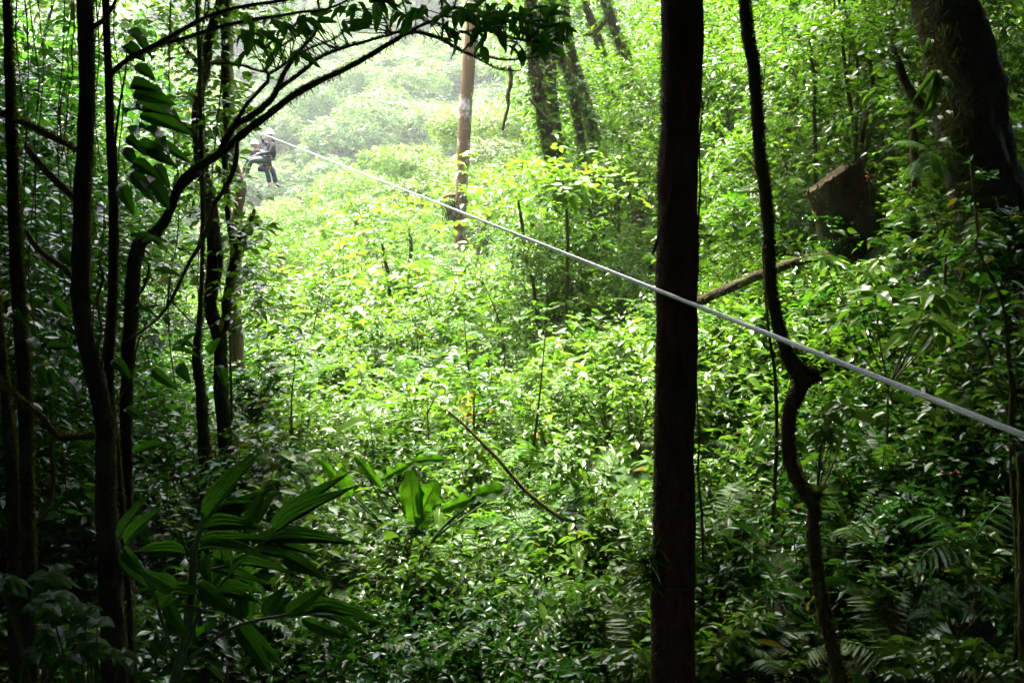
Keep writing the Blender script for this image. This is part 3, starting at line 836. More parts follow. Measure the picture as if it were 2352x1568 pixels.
# silhouetted leaves of the arching tree, each one a leaf of its own
crest = ra_[1][0]
CL = []   # (col, row) of leaf bases
for cx, cy, sx, sy, nn in ((1060, 20, 22, 16, 13), (1110, 35, 28, 20, 16), (1165, 45, 30, 26, 20), (1215, 60, 26, 26, 20), (1250, 85, 22, 20, 14), (1190, 100, 30, 14, 10), (1100, 85, 28, 12, 8),
                            (1280, 30, 30, 20, 9), (800, 12, 18, 14, 9), (790, 55, 10, 14, 5), (870, 5, 20, 10, 8), (955, 15, 16, 10, 6), (935, 28, 12, 8, 4), (645, 62, 26, 14, 10), (700, 45, 24, 14, 9), (585, 95, 24, 22, 9), (560, 75, 20, 16, 6), (690, 110, 14, 10, 4), (1030, 62, 12, 12, 4)):
    for _ in range(nn):
        CL.append((rng.normal(cx, sx), rng.normal(cy, sy)))
br_ = [q[0] for q in ra_[1:]]
allp = np.concatenate([q[1] for q in ra_[1:]])
tw = {0: MB(), 1: MB()}
for (x, y) in CL:
    d = rng.uniform(4.35, 4.7)
    b = P(x, y, d)
    q = allp[np.argsort(np.linalg.norm(allp - b, axis=1))[int(rng.integers(0, 6))]]
    mid_ = (q + b) / 2 + rng.normal(0, .25, 3) * np.linalg.norm(q - b) * .5 + UP * .01
    tw[0 if x > 760 else 1].tube(np.array([q, mid_, b]), [.0032, .0024, .0014], 4, n=7)
    a = rng.uniform(-2.6, .6)
    ln = rng.uniform(.06, .12)
    tip = b + np.array((math.cos(a) * ln, rng.normal(0, .03), math.sin(a) * ln * .7 - .01))
    place_leaf(crest if x > 760 else br_[1], random.choice(OVATE), b, tip, ln * rng.uniform(.32, .46), CAMDIR * rng.uniform(.2, 1) + UP * rng.uniform(.2, 1) + rng.normal(0, .3, 3))

part(crest, 'twigs', tw[0], M['bark_dark']); part(br_[1], 'twigs', tw[1], M['bark_dark'])
# hanging dead bough, and mossy boughs of the far left
for (pts, d, lab, mo) in (
    ([(545, 325, 5), (543, 360, 5.5), (533, 400, 5.5), (512, 440, 5), (493, 467, 5), (477, 523, 4.5), (455, 570, 4.5), (433, 606, 4.2), (408, 660, 4), (383, 706, 3.6), (350, 742, 3), (317, 766, 2.6), (283, 786, 2)], 5.0, 'bare dead bough hanging down left from the arching branch', 120),
    ([(-20, 258, 6), (0, 263, 6.5), (30, 272, 7), (60, 285, 7.5), (110, 310, 7), (150, 330, 6), (185, 352, 5)], 5.05, 'mossy bough slanting down to the thickest left trunk, uppermost of its kind', 1500),
    ([(60, 335, 6), (70, 350, 8), (123, 410, 8.5), (155, 440, 8), (180, 466, 8)], 5.1, 'bare brown bough slanting down to the thickest left trunk', 200),
    ([(60, 530, 5), (80, 563, 7), (117, 596, 7), (145, 615, 7), (175, 645, 7)], 5.1, 'pale mottled bough meeting the thickest left trunk at mid height', 300),
    ([(-20, 850, 7), (0, 873, 7), (50, 920, 7), (107, 970, 7.5), (120, 990, 8), (140, 1004, 9), (175, 1003, 7), (215, 1003, 6)], 4.9, 'mossy bough with a kink, low at the far left', 900),
    ([(120, 1000, 5), (118, 1030, 5), (122, 1100, 5), (112, 1160, 4), (90, 1195, 3)], 5.0, 'thin curved stem hanging under the kinked mossy bough', 300)):
    make_tree('bough', lab, 'bough', [('wood', pts, None)], d, M['vine'], sides=10, rough=.06, moss=mo, moss_len=.022, mbias=(0, 0, .8), step=.03, extend=False, ground=False)

# thin lianas among the left trunks
for (pts, d, lab) in (
    ([(228, 600, 3), (236, 640, 3.5), (225, 680, 3), (232, 760, 3), (224, 810, 3), (228, 850, 2.5), (250, 690, 2.5)], 4.9, 'looping thin vine between the two tall left trunks'),
    ([(318, 590, 2), (340, 605, 2.5), (338, 640, 3), (330, 660, 3), (315, 690, 2.5), (330, 702, 2.5), (372, 700, 2)], 5.2, 'curled brown vine right of the arching tree trunk'),
    ([(384, 940, 1.2), (388, 1020, 1.2), (382, 1060, 1.2), (384, 1150, 1.2)], 5.5, 'hair-thin vine hanging straight in the shaded gap'),
    ([(395, 690, 1.6), (430, 730, 1.8), (470, 755, 2), (500, 740, 1.5)], 6.5, 'thin sagging vine strung toward the forked mossy trunk'),
    ([(525, 690, 2.5), (528, 780, 2.5), (530, 860, 3), (532, 950, 3), (528, 1040, 3)], 8.8, 'upright thin vine against the forked mossy trunk')):
    pa, ra = trace(pts, d)
    m = MB(); m.tube(pa, ra, 6, step=.02, rough=.06)
    v = thing('thin_vine', lab, 'vine', pa[-1]); part(v, 'stem', m, M['vine'])

# big dark leaves climbing on the slim trunk
cl = thing('broad_leaf_climber', 'climber with big dark leaves on the slim left trunk, below the sweeping branches', 'climber', P(262, 330, 5.05))
m = MB()
pa, ra = trace([(258, 480, 3), (268, 400, 3), (265, 330, 3), (272, 260, 3), (282, 200, 2.5), (290, 150, 2), (290, 100, 1.5)], 5.0)
m.tube(pa, ra, 6, step=.03)
part(cl, 'stem', m, M['vine'])
for (bx, by, tx, ty, wd) in ((310, 158, 352, 175, 30), (312, 216, 393, 232, 38), (308, 248, 375, 254, 30), (325, 268, 428, 292, 36), (288, 292, 334, 322, 28), (290, 320, 322, 336, 22), (315, 332, 378, 358, 34),
        (285, 345, 312, 378, 26), (330, 358, 402, 372, 30), (326, 412, 389, 458, 46), (308, 376, 360, 402, 32), (358, 382, 384, 420, 26), (280, 112, 325, 122, 36), (285, 75, 348, 98, 32), (318, 296, 400, 322, 34),
        (300, 200, 345, 190, 34), (275, 430, 300, 470, 30), (350, 330, 425, 352, 26), (290, 262, 330, 240, 26), (300, 400, 345, 440, 34), (345, 250, 412, 262, 32), (335, 210, 372, 205, 26)):
    d = rng.uniform(4.7, 5.1)
    b, tp = P(bx, by, d + .12), P(tx, ty, d)
    place_leaf(cl, random.choice(OVATE), b, tp, wd / FV * d * 1.15, CAMDIR * .6 + UP * rng.uniform(.2, .8) + rng.normal(0, .25, 3))
    mm_ = MB()
c2 = thing('broad_leaf_climber', 'climber with scattered glossy leaves across the lower shaded trunks', 'climber', P(300, 900, 5.0))
m = MB()
pa, ra = trace([(240, 960, 2), (300, 870, 2), (316, 790, 2), (322, 770, 1.5), (340, 820, 1.5), (345, 850, 1.5), (400, 900, 1.2)], 4.95)
m.tube(pa, ra, 6, step=.03)
part(c2, 'stem', m, M['vine'])
for (bx, by, tx, ty, wd) in ((335, 778, 377, 786, 20), (400, 795, 446, 786, 20), (260, 828, 296, 858, 26), (332, 920, 357, 900, 24), (395, 805, 455, 812, 14), (300, 545, 378, 552, 16), (305, 712, 358, 706, 14), (410, 838, 430, 870, 26),
        (380, 725, 388, 746, 16), (330, 555, 372, 545, 18), (355, 625, 418, 628, 14), (350, 850, 395, 885, 24), (310, 1000, 350, 985, 24), (320, 1040, 375, 1010, 26), (290, 940, 330, 960, 24), (150, 870, 185, 900, 28), (110, 850, 128, 885, 22), (85, 840, 105, 872, 24), (70, 880, 80, 850, 20), (40, 710, 53, 745, 14),
        (125, 740, 165, 750, 26), (110, 800, 160, 795, 24), (60, 780, 95, 800, 26), (130, 580, 170, 600, 34), (120, 690, 150, 715, 26), (420, 800, 445, 760, 24), (480, 810, 498, 780, 22), (500, 840, 520, 880, 22)):
    d = rng.uniform(4.6, 5.2)
    place_leaf(c2, random.choice(OVATE), P(bx, by, d + .08), P(tx, ty, d), wd / FV * d * 1.1, CAMDIR * .6 + UP * rng.uniform(.3, 1) + rng.normal(0, .25, 3))

# ------------------------------------------------------------------ stump and fallen log
def stump():
    base = P(1955, 640, 11.0)
    base[2] = float(H(base[0], base[1])) - .45
    t = thing('tree_stump', 'broken brown tree stump with a slanting cut top on the right slope', 'stump', base)
    top0 = P(1925, 480, 11.0)
    K, Rn = 64, 22
    th = np.linspace(0, 2 * np.pi, K, endpoint=False)
    cx, cy = np.cos(th), np.sin(th)
    rx, ry = .41, .26
    # outline rises to a peak right of centre
    s = cx
    htop = np.interp(s, [-1, .42, 1], [P(0, 446, 11)[2], P(0, 372, 11)[2], P(0, 470, 11)[2]])
    htop = htop + rng.normal(0, .004, K)
    rings = []
    for k in range(Rn + 1):
        f = k / Rn
        z = base[2] * (1 - f) + htop * f
        ax_ = np.interp(z, [base[2], top0[2] + .4], [P(2005, 0, 11)[0], P(1918, 0, 11)[0]])
        fl = 1 + .35 * (1 - f) ** 3 - .14 * np.clip(.7 - f, 0, 1) + .05 * np.sin(3 * th + 1) + .03 * np.sin(7 * th + 2 + f * 2) + (.02 * np.sin(13 * th + 2 * np.sin(5 * f)) + .014 * np.sin(29 * th + f * 5) + rng.normal(0, .012, K)) * (1 - f * .8) + .04 * np.sin(7 * f + 2 * th)
        x = ax_ + rx * cx * fl
        y = base[1] + ry * cy * fl
        rings.append(np.stack([x, y, z + 0 * x], 1))
    v = np.array(rings)
    mb = MB()
    i, j = np.meshgrid(np.arange(Rn), np.arange(K), indexing='ij')
    q = np.stack([i * K + j, i * K + (j + 1) % K, (i + 1) * K + (j + 1) % K, (i + 1) * K + j], -1).reshape(-1, 4)
    mb.add(v, [q])
    part(t, 'trunk', mb, M['wood_cut'])
    mt = MB()
    rim = v[-1]
    inner = rim * .8 + rim.mean(0) * .2 - UP * .02
    cen = rim.mean(0) - UP * .05
    mt.add(np.vstack([rim + UP * .003, inner, cen[None]]), [np.stack([np.arange(K), (np.arange(K) + 1) % K, K + (np.arange(K) + 1) % K, K + np.arange(K)], -1),
        np.stack([K + np.arange(K), K + (np.arange(K) + 1) % K, np.full(K, 2 * K)], -1)])
    part(t, 'cut_face', mt, M['wood_face'])
    fo = MB()
    for (cx_, cy_, n) in ((1890, 560, 14), (1870, 500, 6), (1935, 570, 14), (1980, 540, 14), (1950, 520, 8), (1962, 440, 10), (1975, 470, 10), (1968, 455, 8), (1925, 600, 8), (1990, 500, 8)):
        b = P(cx_, cy_, 10.75)
        twigs(fo, b + rng.normal(0, .03, (n, 3)), nrmz(rdir(n, -.5, .5) + np.array((0, -.5, 0))), 4, .08, .045, .022, 1)
    for _ in range(26):
        b = P(rng.normal(1935, 42), rng.uniform(500, 600), 10.68)
        twigs(fo, b + rng.normal(0, .03, (6, 3)), nrmz(rdir(6, -.5, .5) + np.array((0, -.5, 0))), 4, .09, .05, .024, 1)
    part(t, 'ivy', fo, M['leaf_deep'], 'stuff')
    q = v[6:].reshape(-1, 3); n = 2600; k = rng.integers(len(q), size=n)
    keep_ = q[k][:, 1] < base[1] + .1
    q = q[k][keep_]; mo = MB(); n = len(q)
    dd = nrmz(q - np.array((base[0], base[1], 0)) * np.array((1, 1, 0)) - q * np.array((0, 0, 1)) + rng.normal(0, .15, (n, 3)))
    mo.leaves(q + rng.normal(0, .012, (n, 3)), dd + np.array((0, 0, -.6)), rng.normal(size=(n, 3)), rng.uniform(.01, .035, n), .008, .4)
    part(t, 'moss', mo, M['moss'], 'stuff')
    sp = MB(); n = 46; k = rng.integers(K, size=n)
    sp.leaves(rim[k] - UP * .03, UP + rng.normal(0, .25, (n, 3)), rng.normal(size=(n, 3)), rng.uniform(.03, .085, n), .03, 0, 0)
    part(t, 'splinters', sp, M['wood_cut'], 'stuff')
    return t
stump()
make_tree('rotting_log', 'black rotting log in the hollow between the stump and the massive trunk', 'log',
    [('wood', [(1940, 560, 34), (2040, 590, 40), (2120, 615, 44), (2200, 650, 44), (2260, 680, 42)], None)], 11.0, M['bark_dark'], sides=20, rough=.07, moss=150, moss_len=.04, step=.06, extend=False, ground=False)
t, rs = make_tree('fallen_log', 'mossy fallen log lying from the stump down behind the straight trunk', 'log',
    [('wood', [(1535, 850, 11), (1548, 760, 11), (1572, 708, 11), (1605, 692, 11), (1660, 668, 11), (1720, 642, 11), (1790, 614, 10), (1850, 596, 10), (1900, 585, 9)], [9.5, 10.4])], 9.8, M['bark_dark'], sides=12, rough=.07, moss=250, moss_len=.04, mbias=(0, 0, .8), step=.06, extend=False, ground=False)

# ------------------------------------------------------------------ pale and mossy trees of the clearing edge
t, rs = make_tree('pale_tree', 'straight pale blotchy trunk in the middle of the bright clearing', 'tree',
    [('trunk', [(1092, -30, 14), (1088, 40, 15), (1081, 100, 15.5), (1075, 170, 15), (1070, 240, 15), (1066, 320, 15), (1062, 400, 13.5), (1058, 470, 13.5), (1056, 560, 13), (1052, 640, 14), (1049, 720, 16)], None),
     ('branch', [(1056, 452, 5), (1040, 448, 4), (1022, 452, 3), (1005, 458, 2)], None), ('branch', [(1062, 455, 3), (1080, 468, 2.5), (1110, 474, 2), (1130, 465, 1.5)], None)],
    25, M['bark_pale'], sides=16, rough=.03, moss=60, moss_len=.08, step=.15, top=14)
hm = MB(); b = P(1040, 470, 24.8); n = 160
hm.leaves(b + rng.normal(0, .12, (n, 3)), np.array((0, 0, -1)) + rng.normal(0, .3, (n, 3)), rng.normal(size=(n, 3)), rng.uniform(.1, .5, n), .03, .1)
part(t, 'hanging_moss', hm, M['bark_dark'], 'stuff')
for lab, d, pts, br in (
    ('thick mossy trunk draped with creepers at the edge of the bright gap', 16.0, [(1220, 20, 15), (1222, 90, 16), (1226, 150, 16), (1232, 200, 15), (1247, 260, 17), (1258, 330, 19), (1270, 400, 19), (1269, 450, 19), (1275, 520, 19), (1277, 600, 21)],
     [('branch', [(1232, 230, 7), (1240, 190, 6), (1236, 150, 5), (1228, 110, 4)], 15.7)]),
    ('dark trunk standing just behind the creeper-draped mossy trunk', 16.6, [(1258, 40, 15), (1260, 140, 18), (1262, 215, 18), (1275, 300, 17), (1290, 400, 17), (1305, 500, 18), (1308, 600, 20)], []),
    ('leaning mossy trunk, second right of the creeper-draped one', 17.0, [(1270, 60, 12), (1284, 123, 12), (1304, 167, 12), (1317, 227, 11), (1325, 265, 11), (1335, 340, 12), (1345, 440, 13)], []),
    ('dark slanting trunk in front of the pale thicket, right of the mossy trunks', 17.5, [(1312, 120, 11), (1330, 180, 13), (1341, 227, 14), (1352, 260, 15), (1365, 340, 15), (1372, 440, 16)], []),
    ('mossy leaning trunk high up beside the thick straight trunk', 20.0, [(1380, -20, 11), (1395, 20, 12), (1411, 67, 13), (1437, 130, 14), (1455, 200, 15), (1470, 300, 16)], [('branch', [(1400, 40, 6), (1380, 60, 5), (1350, 80, 4), (1335, 75, 3)], 20)]),
    ('brown leaning trunk on the upper slope between two mossy ones', 21.0, [(1340, -20, 8), (1350, 30, 9), (1370, 80, 10), (1385, 130, 11), (1400, 220, 12)], [])):
    tt, rs = make_tree('mossy_tree', lab, 'tree', [('trunk', [(a_, b_, c_ * .88) for a_, b_, c_ in pts], None)] + br, d, M['bark_moss'], sides=14, rough=.08, moss=420, moss_len=.07, step=.1, top=10)
    fm = MB(); cc, rr = rs[0][1], rs[0][2]
    k = rng.integers(int(len(cc) * .25), len(cc), 330)
    dd = nrmz(rdir(330, -.3, .6) + np.array((-.1, -.6, 0)))
    twigs(fm, cc[k] + dd * rr[k][:, None], dd, 5, .28, .12, .052, 1)
    part(tt, 'creeper', fm, M['leaf'], 'stuff')
    if 'creeper-draped' in lab and d == 16.0:
        crown_at(tt, (1.5, 16, 7.5), (3.5, 3, 2.2), 1200, .2, 'leaf')
for pts, d, lab in (([(1170, 150, 4), (1174, 185, 5), (1166, 225, 5), (1168, 240, 4), (1160, 270, 3.5), (1155, 300, 3)], 15.8, 'pale dangling root hanging free in the bright gap'),
                    ([(1215, 225, 3), (1240, 255, 3.5), (1262, 278, 4), (1275, 292, 3), (1270, 300, 2.5)], 15.6, 'pale looping vine on the creeper-draped mossy trunk')):
    pa, ra = trace(pts, d); m = MB(); m.tube(pa, ra, 6, step=.06, rough=.1)
    v = thing('hanging_root', lab, 'vine', pa[-1]); part(v, 'stem', m, M['bark_moss'])

# thin sapling stems of the clearing
for (pts, d, lab) in (
    ([(1190, 460, 3), (1200, 523, 4), (1208, 590, 4), (1222, 640, 4), (1230, 690, 4.5), (1235, 740, 5)], 13.5, 'dark slim sapling leaning beside the cable'),
    ([(1300, 440, 3.5), (1303, 520, 4.2), (1304, 600, 4.2), (1302, 680, 4.5), (1300, 720, 5)], 13.0, 'straight dark sapling under the torn pale leaves'),
    ([(878, 560, 3), (884, 590, 4), (892, 640, 4.5), (896, 700, 5)], 19, 'thin dark sapling left of the pale trunk'),
    ([(940, 520, 3), (944, 560, 4), (940, 620, 4), (935, 700, 5), (932, 730, 6)], 19.5, 'slightly bent sapling nearest the pale trunk'),
    ([(856, 680, 3), (862, 700, 4), (867, 760, 4.5)], 17, 'short dark stem among ferns on the bright slope'),
    ([(750, 650, 5), (762, 690, 5), (772, 720, 6), (782, 760, 7)], 21, 'crooked mossy stem on the bright slope left of the saplings'),
    ([(1105, 620, 3), (1112, 660, 4), (1128, 680, 4), (1165, 690, 3)], 16, 'curved dark twig at the foot of the pale trunk'),
    ([(1025, 940, 2.5), (1065, 975, 3), (1110, 1020, 3.5), (1140, 1050, 4), (1170, 1085, 4.5), (1200, 1120, 4.5), (1235, 1150, 5), (1275, 1180, 5), (1345, 1225, 6)], 7.9, 'thin dark dead stem slanting down through the middle undergrowth'),
    ([(1090, 900, 1.5), (1088, 960, 2), (1092, 1020, 2.5)], 9, 'upright thin stem in the middle undergrowth'),
    ([(1752, 560, 3), (1757, 640, 3.5), (1762, 720, 3.5), (1768, 780, 3.5), (1778, 840, 4), (1782, 900, 4)], 7.2, 'thin straight stem just left of the crooked trunk'),
    ([(2172, 580, 3), (2170, 650, 4), (2174, 740, 4), (2182, 850, 5)], 8.4, 'dark sapling stem left of the kinked one')):
    tt, rs = make_tree('sapling', lab, 'sapling', [('trunk', pts, None)], d, M['stem'] if d > 12 else M['vine'], sides=8, rough=.06, moss=40, moss_len=.02, step=.05, extend=False, ground=('dead' not in lab and 'twig' not in lab))
    if 'dead' in lab or 'twig' in lab: continue
    top = rs[0][1][0]; s = d / 14
    fm = MB(); n = 22 if d < 12 else 80
    ps = top + rng.normal(0, .35 * s, (n, 3)) * np.array((1.3, 1.3, .6)); ps[:, 2] += .15 * s
    twigs(fm, ps, rdir(n, -.2, .4), 6, .2 * s + .1, .10 * s + .03, .045 * s + .012, 1)
    part(tt, 'foliage', fm, M['leaf_bright'] if d > 12 else M['leaf'], 'stuff')

# ------------------------------------------------------------------ steel cable
def cable():
    A, B = P(2352, 1000, 2.75), P(610, 310, 30.0)
    u = (B - A)
    Lc = np.linalg.norm(u); u = u / Lc
    A2 = A - u * 1.2
    B2 = B + u * 60
    t = thing('zip_line_cable', 'twisted steel zip line cable running from lower right up to the two riders', 'cable', A2)
    per = np.cross(u, UP); per /= np.linalg.norm(per); q = np.cross(per, u)
    R0, rs_ = .0072, .0033
    for k in range(6):
        m = MB()
        segs = [(0, 9, .0085, 5), (9, 32, .03, 4)]
        s = np.concatenate([np.arange(a, b, st) for a, b, st, _ in segs] + [[32, 95]])
        lay = .084
        ph = np.where(s <= 32, 2 * np.pi * s / lay, 2 * np.pi * 32 / lay) + k * np.pi / 3
        c = A2 + u * s[:, None] + R0 * (np.cos(ph)[:, None] * per + np.sin(ph)[:, None] * q)
        th = np.linspace(0, 2 * np.pi, 5, endpoint=False)
        v = c[:, None] + rs_ * (np.cos(th)[None, :, None] * per + np.sin(th)[None, :, None] * q)
        n = len(s)
        i, j = np.meshgrid(np.arange(n - 1), np.arange(5), indexing='ij')
        f = np.stack([i * 5 + j, i * 5 + (j + 1) % 5, (i + 1) * 5 + (j + 1) % 5, (i + 1) * 5 + j], -1).reshape(-1, 4)
        m.add(v, [f])
        part(t, 'strand', m, M['steel'])
    m = MB(); m.tube(np.array([A2, A2 + u * 95]), [.0045, .0045], 6)
    part(t, 'core', m, M['strap'])
    return A2, u
CA, CU = cable()

# ------------------------------------------------------------------ riders
def Zp(zx, zy, d):
    return P(520.6 + zx / 8.0, 263.4 + zy / 8.0, d)

def skinned(name, joints, bones, material, parent=None, sub=2, loc=None):
    """joints: name -> (point, radius); grown with a skin modifier, then frozen into one mesh"""
    keys = list(joints)
    off = np.array(loc) if loc is not None else root_loc(parent)
    me = bpy.data.meshes.new(name)
    me.from_pydata([tuple(np.asarray(joints[k][0]) - off) for k in keys], [(keys.index(a), keys.index(b)) for a, b in bones], [])
    o = bpy.data.objects.new(name, me)
    COL.objects.link(o)
    md = o.modifiers.new('skin', 'SKIN')
    for k, sv in zip(keys, me.skin_vertices[0].data):
        r = joints[k][1]
        sv.radius = (r, r) if np.isscalar(r) else r
    me.skin_vertices[0].data[0].use_root = True
    md.use_smooth_shade = True
    o.modifiers.new('sub', 'SUBSURF').render_levels = sub
    o.modifiers['sub'].levels = sub
    dg = bpy.context.evaluated_depsgraph_get()
    nm = bpy.data.meshes.new_from_object(o.evaluated_get(dg))
    nm.materials.clear(); nm.materials.append(material)
    o.modifiers.clear()
    o.data = nm
    nm.polygons.foreach_set('use_smooth', np.full(len(nm.polygons), True))
    if parent: o.parent = parent
    elif loc is not None: o.location = [float(c) for c in loc]
    return o

def helmet(parent, c, r, fwd):
    m = MB()
    K, Rn = 18, 8
    th = np.linspace(0, 2 * np.pi, K, endpoint=False)
    f = np.asarray(fwd, float); f = f / np.linalg.norm(f)
    s = np.cross(f, UP); s /= np.linalg.norm(s); u = np.cross(s, f)
    v = []
    for k in range(Rn):
        a = k / (Rn - 1) * 1.75
        brim = 1.12 if k == Rn - 1 else 1
        rr, zz = math.sin(min(a, 1.57)) * brim, math.cos(a)
        v.append(c + r * (rr * (np.cos(th)[:, None] * f * 1.15 + np.sin(th)[:, None] * s * .95) + zz * u * 1.0))
    v = np.array(v)
    i, j = np.meshgrid(np.arange(Rn - 1), np.arange(K), indexing='ij')
    m.add(v, [np.stack([i * K + j, (i + 1) * K + j, (i + 1) * K + (j + 1) % K, i * K + (j + 1) % K], -1).reshape(-1, 4)])
    m.add(v[-1] * .98 + c * .02, [np.arange(K)[None]])
    return part(parent, 'helmet', m, M['white_shell'])

def riders():
    # front rider: back towards the camera's right, knees to the left, sitting in the harness
    d = 30.0
    J = lambda x, y, dd=0.: Zp(x, y, d + dd)
    root = J(790, 840)
    body = skinned('person', {
        'pelvis': (J(795, 830), .12), 'belly': (J(820, 740), .12), 'chest': (J(830, 600), .14), 'neck': (J(812, 470, -.02), .055), 'head': (J(792, 385, -.02), .095), 'crown': (J(788, 330, -.02), .085),
        'sr': (J(850, 560, -.17), .06), 'er': (J(800, 700, -.22), .045), 'wr': (J(590, 722, -.1), .032), 'hr': (J(545, 722, -.06), .036),
        'sl': (J(800, 550, .17), .06), 'el': (J(700, 520, .2), .045), 'wl': (J(640, 420, .1), .032), 'hl': (J(622, 365, .05), .036),
        'hipr': (J(770, 850, -.1), .09), 'kr': (J(450, 850, -.15), .062), 'ar': (J(352, 1115, -.12), .042), 'fr': (J(300, 1160, -.12), .04),
        'hipl': (J(760, 840, .1), .09), 'kl': (J(400, 830, .12), .062), 'al': (J(300, 1060, .12), .042), 'fl': (J(250, 1105, .12), .04)},
        [('pelvis', 'belly'), ('belly', 'chest'), ('chest', 'neck'), ('neck', 'head'), ('head', 'crown'), ('chest', 'sr'), ('sr', 'er'), ('er', 'wr'), ('wr', 'hr'), ('chest', 'sl'), ('sl', 'el'), ('el', 'wl'), ('wl', 'hl'),
         ('pelvis', 'hipr'), ('hipr', 'kr'), ('kr', 'ar'), ('ar', 'fr'), ('pelvis', 'hipl'), ('hipl', 'kl'), ('kl', 'al'), ('al', 'fl')], M['skin'], None, 2, root)
    props(body, 'person in charcoal jacket and grey green trousers sitting in a harness, seen from behind', 'person')
    skinned('jacket', {
        'b': (J(800, 815), (.155, .16)), 'm': (J(825, 730), (.155, .165)), 'c': (J(838, 600), (.165, .19)), 'n': (J(818, 490), (.09, .1)), 'hood': (J(885, 470), .085),
        'sr': (J(852, 560, -.17), .085), 'er': (J(805, 700, -.24), .068), 'wr': (J(605, 722, -.1), .048),
        'sl': (J(800, 550, .17), .085), 'el': (J(700, 525, .2), .066), 'wl': (J(650, 435, .1), .046)},
        [('b', 'm'), ('m', 'c'), ('c', 'n'), ('n', 'hood'), ('c', 'sr'), ('sr', 'er'), ('er', 'wr'), ('c', 'sl'), ('sl', 'el'), ('el', 'wl')], M['jacket'], body)
    skinned('trousers', {
        'p': (J(790, 845), (.15, .16)), 'hr': (J(755, 855, -.1), .115), 'tr': (J(620, 840, -.14), .1), 'kr': (J(452, 850, -.15), .088), 'sr': (J(400, 980, -.14), .075), 'ar': (J(358, 1095, -.12), .07),
        'hl': (J(740, 845, .1), .115), 'tl': (J(580, 820, .12), .098), 'kl': (J(405, 835, .12), .085), 'sl': (J(345, 950, .12), .072), 'al': (J(308, 1040, .12), .066)},
        [('p', 'hr'), ('hr', 'tr'), ('tr', 'kr'), ('kr', 'sr'), ('sr', 'ar'), ('p', 'hl'), ('hl', 'tl'), ('tl', 'kl'), ('kl', 'sl'), ('sl', 'al')], M['trousers'], body)
    for (a, b, dd) in (((350, 1120), (285, 1165), -.12), ((300, 1065), (235, 1108), .12)):
        skinned('shoe', {'h': (J(*a, dd), .052), 'm': (J((a[0] + b[0]) / 2, (a[1] + b[1]) / 2, dd), .05), 't': (J(*b, dd), .036)}, [('h', 'm'), ('m', 't')], M['shoe'], body)
    helmet(body, J(785, 345, -.02), .128, (-.75, .6, .05))
    st = MB()
    for dd in (-.12, .12):
        st.tube(np.array([J(800, 780, dd), J(740, 870, dd * 1.4), J(690, 905, dd * 1.2), J(660, 850, dd * 1.7)]), [.02] * 4, 5, n=10)
    st.tube(np.array([J(905, 800, -.05), J(860, 830, -.19), J(760, 800, -.2), J(700, 790, -.05)]), [.024] * 4, 5, n=10)
    part(body, 'harness', st, M['strap'])
    # rear rider, facing the camera
    d2 = 30.45
    Q = lambda x, y, dd=0.: Zp(x, y, d2 + dd)
    rb = Q(660, 950)
    b2 = skinned('person', {
        'pelvis': (Q(675, 950), .115), 'belly': (Q(620, 850), .115), 'chest': (Q(545, 730), .13), 'neck': (Q(528, 640), .052), 'chin': (Q(530, 595, -.03), .07), 'head': (Q(522, 555), .098), 'crown': (Q(516, 520), .085),
        'sl': (Q(455, 710, -.02), .058), 'el': (Q(415, 810, -.1), .044), 'wl': (Q(520, 760, -.28), .03), 'hl': (Q(560, 735, -.32), .034),
        'sr': (Q(640, 690, -.02), .058), 'er': (Q(690, 760, -.15), .044), 'wr': (Q(640, 735, -.3), .03), 'hr': (Q(600, 722, -.32), .034),
        'hip1': (Q(690, 970, -.1), .085), 'k1': (Q(585, 1005, -.52), .06), 'k1b': (Q(735, 1000, -.5), .058), 'a1': (Q(785, 1270, -.42), .042), 'f1': (Q(800, 1350, -.55), .04),
        'hip2': (Q(730, 960, .1), .085), 'k2': (Q(820, 960, -.2), .06), 'a2': (Q(905, 1270, -.2), .042), 'f2': (Q(960, 1320, -.28), .04)},
        [('pelvis', 'belly'), ('belly', 'chest'), ('chest', 'neck'), ('neck', 'chin'), ('chin', 'head'), ('head', 'crown'), ('chest', 'sl'), ('sl', 'el'), ('el', 'wl'), ('wl', 'hl'), ('chest', 'sr'), ('sr', 'er'), ('er', 'wr'), ('wr', 'hr'),
         ('pelvis', 'hip1'), ('hip1', 'k1'), ('k1', 'k1b'), ('k1b', 'a1'), ('a1', 'f1'), ('pelvis', 'hip2'), ('hip2', 'k2'), ('k2', 'a2'), ('a2', 'f2')], M['skin'], None, 2, rb)
    props(b2, 'person in navy jacket and blue jeans with face showing, riding behind the other', 'person')
    skinned('jacket', {
        'p': (Q(655, 925), (.14, .15)), 'b': (Q(615, 845), (.14, .15)), 'c': (Q(545, 730), (.15, .17)), 'n': (Q(530, 660), .075),
        'sl': (Q(455, 712, -.02), .08), 'el': (Q(415, 810, -.1), .065), 'wl': (Q(505, 768, -.26), .046),
        'sr': (Q(640, 692, -.02), .08), 'er': (Q(690, 760, -.15), .065), 'wr': (Q(650, 738, -.28), .046)},
        [('p', 'b'), ('b', 'c'), ('c', 'n'), ('c', 'sl'), ('sl', 'el'), ('el', 'wl'), ('c', 'sr'), ('sr', 'er'), ('er', 'wr')], M['navy'], b2)
